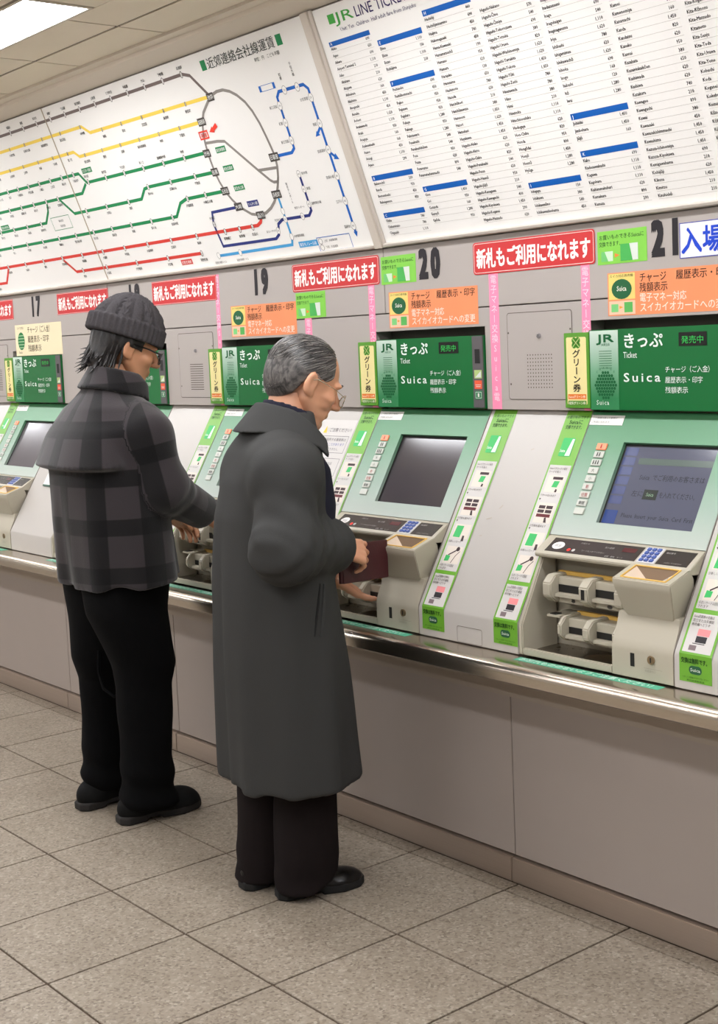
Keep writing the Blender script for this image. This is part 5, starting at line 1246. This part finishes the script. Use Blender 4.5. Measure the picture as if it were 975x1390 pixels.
# trousers and shoes
TRO = mat('trousers_dark', (24, 18, 18), .9, spec=.15, noise=.1, nscale=12, bump=.2, bscale=400)
def om_leg(ft):
    def f(P):
        z = P[..., 2]
        d = loft(P, [(.012, ft[0], ft[1] - .040, .076, .092), (.10, ft[0], ft[1] - .040, .077, .092), (.30, ft[0], ft[1] - .03, .079, .088), (.55, ft[0] * .95, ft[1] - .03, .084, .09), (.80, ft[0] * .8, .0, .095, .105)])
        d = d + .004 * wob(P, 16, 2.2) + .004 * np.sin(z * 60 + P[..., 0] * 30) * np.clip((.14 - z) * 9, 0, 1)
        return smax(d, .018 + .45 * np.clip(P[..., 1] - ft[1] + .06, 0, .14) - z, .006)
    return f
for ft in (ftr, ftl):
    grow(om_leg(ft), (ft[0] - .12, ft[1] - .18, .0), (ft[0] + .12, ft[1] + .14, .80), .008, 'trouser_leg', TRO, om)
LEA = mat('black_leather', (7, 6, 6), .25, spec=.45); SOL = mat('shoe_sole', (12, 11, 10), .8)
shoe(om, 'shoe', (ftr[0], ftr[1] + .0), -.12, .262, .098, LEA, SOL, .040, .026); shoe(om, 'shoe', (ftl[0], ftl[1] - .0), .05, .262, .098, LEA, SOL, .040, .026)
# wallet in his right hand
wa = thing('wallet', (-2.99, -.19, .855), 'dark brown leather wallet held in the hand of the man in the coat', 'wallet', rz=-.10)
M_WAL = mat('wallet_leather', (64, 22, 26), .45, noise=.12, nscale=30, bump=.3, bscale=250)
MB().box(-.002, .005, -.075, .085, .0, .112).build('front_leaf', M_WAL, wa, .002); MB().box(-.012, -.0035, -.075, .083, .001, .109).build('back_leaf', M_WAL, wa, .002)
MB().tube([(-.0035, -.076, .001), (-.0035, -.076, .110)], .0072, 8).build('spine', M_WAL, wa)
MB().box(-.0036, -.0022, -.070, .080, .004, .106).build('banknote_slip', mat('wallet_paper', (170, 150, 120), .7), wa)

# ================================================================== the younger man in the plaid jacket
YM_O = np.array([-3.96, -.465, 0]); YM_R = -.10
def LY(w): return (np.array(w, float) - YM_O) @ rotz(YM_R)
SK2 = skin_mat('skin_tan', (188, 134, 100))
YC = LY((-3.955, -.375, 1.558)); YR = rotz(-.16) @ rotx(-.32)
ysr, yer, ywr = LY((-3.760, -.435, 1.322)), LY((-3.730, -.400, 1.105)), LY((-3.815, -.200, 1.000))
ysl, yel, ywl = LY((-4.150, -.46, 1.322)), LY((-4.20, -.38, 1.10)), LY((-4.10, -.20, .99))
yfr, yfl = LY((-3.845, -.425, 0)), LY((-4.080, -.455, 0))
def ym_head(P): return head_sdf((P - YC) @ YR, False)
def ym_body(P):
    d = loft(P, [(.85, 0, .0, .15, .10), (1.1, 0, .0, .16, .11), (1.3, 0, -.01, .18, .10), (1.42, 0, .01, .10, .07)])
    d = smin(d, chain(P, [YC + YR @ np.array([0, -.03, -.05]), LY((-3.96, -.45, 1.40))], [.055, .062]), .03)
    for s_, e_, w_ in ((ysr, yer, ywr), (ysl, yel, ywl)): d = smin(d, chain(P, [s_ - np.array([0, 0, .03]), e_, w_], [.05, .042, .027]), .03)
    for ft in (yfr, yfl): d = smin(d, chain(P, [(ft[0] * .85, -.0, .86), (ft[0], ft[1] - .03, .46), (ft[0], ft[1] - .05, .09)], [.082, .055, .038]), .03)
    return d
yrh, a0_, a1_ = hand_prims(LY((-3.822, -.195, .990)), (.05, .8, -.6), (-.5, -.2, -.8), True, [(.3, .5, .3)] * 4)
ylh, b0_, b1_ = hand_prims(LY((-4.098, -.19, .985)), (.1, .8, -.6), (.4, -.2, -.85), False, [(.3, .5, .3)] * 4)
ym = join_meshes('person', [nets(ym_body, (-.42, -.32, .02), (.42, .45, 1.52), .012), nets(ym_head, YC - .165, YC + .165, .0038), nets(yrh, a0_, a1_, .003), nets(ylh, b0_, b1_, .003)], SK2)
tag(ym, 'young man in dark plaid jacket, black trousers and grey knit cap', 'person'); put(ym, tuple(YM_O), YM_R)
def ypt(x, y, z): return YC + YR @ np.array([x, y, z])
# hair
HAIR2 = hair_mat('hair_black', (8, 7, 7), (40, 34, 32), (180, 60, 60))
def ym_hair(P):
    q = (P - YC) @ YR; ax = np.abs(q[..., 0]); y, z = q[..., 1], q[..., 2]
    d = ell(q, (0, -.020, .022), (.087, .108, .098)) + .003 * np.sin(ax * 230 + 20 * y) * np.sin(y * 160 + 3 * z)
    d = smin(d, ell(q, (0, -.088, -.050), (.066, .034, .055)), .03)
    low = np.interp(y, [-.14, -.08, -.05, -.03, .02, .045, .08], [-.100, -.090, -.062, .004, .006, -.018, .03]) + .008 * np.sin(ax * 210 + y * 70) - z
    return smax(smax(d, low, .006), y - .034 - .3 * np.clip(z - .02, 0, 1), .006)
ho = grow(ym_hair, YC - .17, YC + .17, .0042, 'hair', HAIR2, ym, relax=1)
rs = random.Random(7); lk = MB()
for i in range(110):                     # loose locks at the nape and over the ear
    t_ = rs.uniform(-1, 1); a = t_ * 1.9; x = .085 * math.sin(a) * .98; y = -.020 - .104 * math.cos(a)
    z = rs.uniform(-.085, -.02); ln = rs.uniform(.018, .040); o_ = rs.uniform(.004, .030)
    nx, ny = math.sin(a), -math.cos(a)
    if y > -.03: continue
    lk.tube([ypt(x * .95, y * .95, z + .02), ypt(x + nx * .006, y + ny * .006, z - ln * .5), ypt(x + nx * o_ + rs.uniform(-.01, .01), y + ny * o_, z - ln)], [.0045, .0032, .0006], 5, cap=False)
lo_ = lk.build('hair_locks', HAIR2, ym); lo_['kind'] = 'stuff'
# knit cap with folded brim
KNIT = mat('knit_wool', (70, 67, 69), .95, spec=.1, noise=.25, nscale=160, bump=.9, bscale=260)
def ym_cap(P):
    q = (P - YC) @ YR; th = np.arctan2(q[..., 0], q[..., 1] + .015); z = q[..., 2]
    rib = np.abs(np.sin(th * 7)) ** .5; cable = np.sin(z * 230 + 30 * np.abs(np.sin(th * 7))) * (np.abs(np.sin(th * 3.5 + .4)) > .6)
    d = ell(q, (0, -.016, .062), (.094, .112, .122)) - .0125 * rib * np.clip((.178 - z) * 12, .1, 1) - .0026 * cable
    d = smax(d, .045 - z, .004)
    r = np.sqrt((q[..., 0] / .101) ** 2 + ((q[..., 1] + .020) / .120) ** 2)
    br = np.abs(r - 1) * .112 - .0110 - .0028 * np.sin(th * 38)
    brz = np.abs(z - (.058 + .12 * (q[..., 1] + .0) * -.10)) - .031
    return smin(d, smax(br, brz, .012), .004)
grow(ym_cap, YC + np.array([-.17, -.20, -.02]), YC + np.array([.17, .20, .24]), .0036, 'knit_cap', KNIT, ym, relax=1)
# black framed glasses
M_BLK = mat('frame_black', (14, 12, 12), .3); g = MB()
for s_ in (1, -1):
    pts = [ypt(s_ * (.034 + .026 * max(-1, min(1, 1.25 * math.cos(a)))), .112 - .012 * max(0, math.cos(a)), -.006 + .017 * max(-1, min(1, 1.25 * math.sin(a)))) for a in np.linspace(0, 2 * math.pi, 25)]
    g.tube(pts, .0026, 6, cap=False); g.tube([ypt(s_ * .060, .100, .006), ypt(s_ * .082, .05, .010), ypt(s_ * .086, -.01, .012)], .0028, 6)
g.tube([ypt(.010, .113, .0), ypt(-.010, .113, .0)], .0024, 6)
g_o = g.build('glasses', M_BLK, ym)
for s_ in (1, -1):
    ring = [ypt(s_ * (.034 + .025 * max(-1, min(1, 1.25 * math.cos(a)))), .1115 - .012 * max(0, math.cos(a)), -.006 + .016 * max(-1, min(1, 1.25 * math.sin(a)))) for a in np.linspace(0, 2 * math.pi, 25)[:-1]]
    MB().add(ring, [tuple(range(24))]).build('lens', lens_mat(), g_o)
# plaid jacket
PLAID = plaid_mat(); YJ = LY((-3.96, -.466, 0))
def ym_sleeve_r(P):
    s = chain(P, [ysr + np.array([-.03, 0, -.005]), ysr + np.array([.01, 0, -.04]), yer, ywr], [.064, .074, .077, .060], .04)
    s = s + .005 * wob(P, 30, .3) * np.clip(1.2 - np.linalg.norm(P - yer, axis=-1) / .2, 0, 1) + .002 * wob(P, 18, 1)
    fd = unit(ywr - yer); tt = (P - yer) @ fd; zr = P[..., 2] - (yer[2] + tt * fd[2])
    for t0, tl_, am in ((.03, .4, .007), (.09, .25, .006)): s = s + am * np.exp(-((tt - t0 - tl_ * zr) / .013) ** 2) * np.clip(.7 + zr * 7, .1, 1)
    return smax(s, (P - ywr) @ unit(ywr - yer) + .002, .006)
def ym_sleeve_l(P):
    s = chain(P, [ysl + np.array([.03, 0, -.005]), ysl + np.array([-.01, 0, -.04]), yel, ywl], [.064, .074, .077, .060], .04)
    return smax(s, (P - ywl) @ unit(ywl - yel) + .002, .006)
def ym_torso(P):
    x, y, z = P[..., 0], P[..., 1], P[..., 2]; th = np.arctan2(y - YJ[1], x - YJ[0])
    d = loft(P, [(.79, YJ[0], YJ[1] + .008, .262, .182), (1.0, YJ[0], YJ[1] - .006, .252, .176), (1.19, YJ[0], YJ[1] - .014, .236, .165), (1.30, YJ[0], YJ[1] - .008, .215, .142), (1.37, YJ[0], YJ[1] + .0, .175, .115), (1.43, YJ[0], YJ[1] + .02, .105, .088), (1.46, YJ[0], YJ[1] + .03, .08, .08)], 2.3)
    d = d - np.clip((1.15 - z) / .35, 0, 1) * (.007 * np.sin(6 * th + .5) + .004 * np.sin(11 * th + 3 * z)) + .003 * wob(P, 11, 3)
    # shoulder cape: an extra layer over the back that ends in a free edge
    cape = np.clip((-(y - YJ[1]) + .02 - .25 * np.clip(x - YJ[0], 0, 1)) / .08, 0, 1) * np.clip((z - 1.178) / .004, 0, 1) * np.clip((1.40 - z) / .12, 0, 1) * (.012 + .16 * np.clip(1.36 - z, 0, .2))
    d = d - cape
    return smax(d, .792 + .01 * np.sin(th * 2) - z, .004)
def ym_jacket(P):
    kk = np.interp(P[..., 2], [1.08, 1.28], [.012, .06]); return smin(smin(ym_torso(P), ym_sleeve_r(P), kk), ym_sleeve_l(P), kk)
def seg_param(P, pts):
    best = None; tpar = None; off = 0; rad = None
    for i in range(len(pts) - 1):
        a, b = pts[i], pts[i + 1]; dv = b - a; L = np.linalg.norm(dv); t = np.clip((P - a) @ dv / (L * L), 0, 1); e = P - a - t[..., None] * dv; dd = np.linalg.norm(e, axis=-1)
        ex = unit(np.cross(dv, (0, 0, 1.) if abs(dv[2]) < .9 * L else (0, 1., 0))); ey = unit(np.cross(dv, ex)); an = np.arctan2(e @ ey, e @ ex)
        if best is None: best = dd; tpar = off + t * L; rad = an
        else:
            m = dd < best; best = np.where(m, dd, best); tpar = np.where(m, off + t * L, tpar); rad = np.where(m, an, rad)
        off += L
    return tpar, rad
def plaid_uv(V):
    dt, dr, dl = ym_torso(V), ym_sleeve_r(V), ym_sleeve_l(V); th = np.arctan2(V[:, 0] - YJ[0], -(V[:, 1] - YJ[1]))
    u = th * .225 + .035; v = V[:, 2] + .012
    tr_, ar = seg_param(V, [ysr, yer, ywr]); tl_, al = seg_param(V, [ysl, yel, ywl])
    m = (dr < dt) & (dr < dl); u = np.where(m, ar * .082 + .02, u); v = np.where(m, 1.42 - tr_, v)
    m = (dl < dt) & (dl < dr); u = np.where(m, al * .082, u); v = np.where(m, 1.42 - tl_, v)
    return u, v
jo = grow(ym_jacket, (-.42, -.30, .77), (.42, .38, 1.48), .0072, 'jacket', PLAID, ym, {'plaid_u': lambda V: plaid_uv(V)[0], 'plaid_v': lambda V: plaid_uv(V)[1]}, relax=2)
def ym_collar(P):
    q = P - np.array([YJ[0], YJ[1] + .035, 0]); z = q[..., 2]; q2 = q[..., 1] + (1.45 - z) * .25
    r = np.sqrt((q[..., 0] / 1.1) ** 2 + q2 ** 2); d = np.abs(r - (.084 + np.clip(1.50 - z, 0, 1) * .42)) - .009
    zlo = np.interp(q2, [-.1, .06, .16], [1.435, 1.395, 1.33]); zt = np.interp(q2, [-.1, .04, .13], [1.512, 1.475, 1.40])
    return smax(smax(d, np.maximum(zlo - z, z - zt), .008), q2 - .085, .006)
grow(ym_collar, (YJ[0] - .25, YJ[1] - .2, 1.30), (YJ[0] + .25, YJ[1] + .25, 1.53), .005, 'jacket_collar', PLAID, ym, {'plaid_u': lambda V: np.arctan2(V[:, 0] - YJ[0], -(V[:, 1] - YJ[1])) * .14 + .035, 'plaid_v': lambda V: V[:, 2] * .8 + .03})
# baggy black trousers, strap, sneakers
BLK = mat('trousers_black', (5, 5, 6), .9, spec=.12, bump=.25, bscale=200)
def ym_leg(ft, s):
    k = .82 if s else .96
    def f(P):
        z = P[..., 2]
        d = loft(P, [(.05, ft[0], ft[1] - .03, .082 * k, .090 * k), (.12, ft[0], ft[1] - .035, .086 * k, .097 * k), (.30, ft[0], ft[1] - .03, .078 * k, .088 * k), (.45, ft[0] * .98, ft[1] - .025, .082 * k, .094 * k), (.52, ft[0] * .95, ft[1] - .02, .094, .106), (.70, ft[0] * .80, -.01, .122, .130), (.86, ft[0] * .62, .0, .150, .150)])
        d = d + .007 * wob(P, 17, 1.1 + s) + .009 * np.sin(z * 58 + 6 * P[..., 0] + 8 * P[..., 1]) * np.clip((.24 - z) * 6, 0, 1)
        return smax(d, .042 - z, .006)
    return f
for ft, s_ in ((yfr, 0), (yfl, 2.)): grow(ym_leg(ft, s_), (ft[0] - .2, ft[1] - .22, .02), (ft[0] + .2, ft[1] + .22, .86), .009, 'trouser_leg', BLK, ym)
MB().tube([LY((-3.985, -.535, .56)), LY((-3.975, -.545, .49)), LY((-3.955, -.54, .435)), LY((-3.925, -.52, .41)), LY((-3.90, -.50, .43))], .006, 6).build('hanging_strap', BLK, ym)
SNK = mat('sneaker_black', (10, 10, 10), .8, spec=.2, noise=.3, nscale=60); SNS = mat('sneaker_sole', (24, 20, 17), .8)
shoe(ym, 'sneaker', (yfr[0], yfr[1] + .005), -.02, .300, .112, SNK, SNS, .066, .026); s2 = shoe(ym, 'sneaker', (yfl[0], yfl[1] + .005), .06, .300, .112, SNK, SNS, .066, .026)
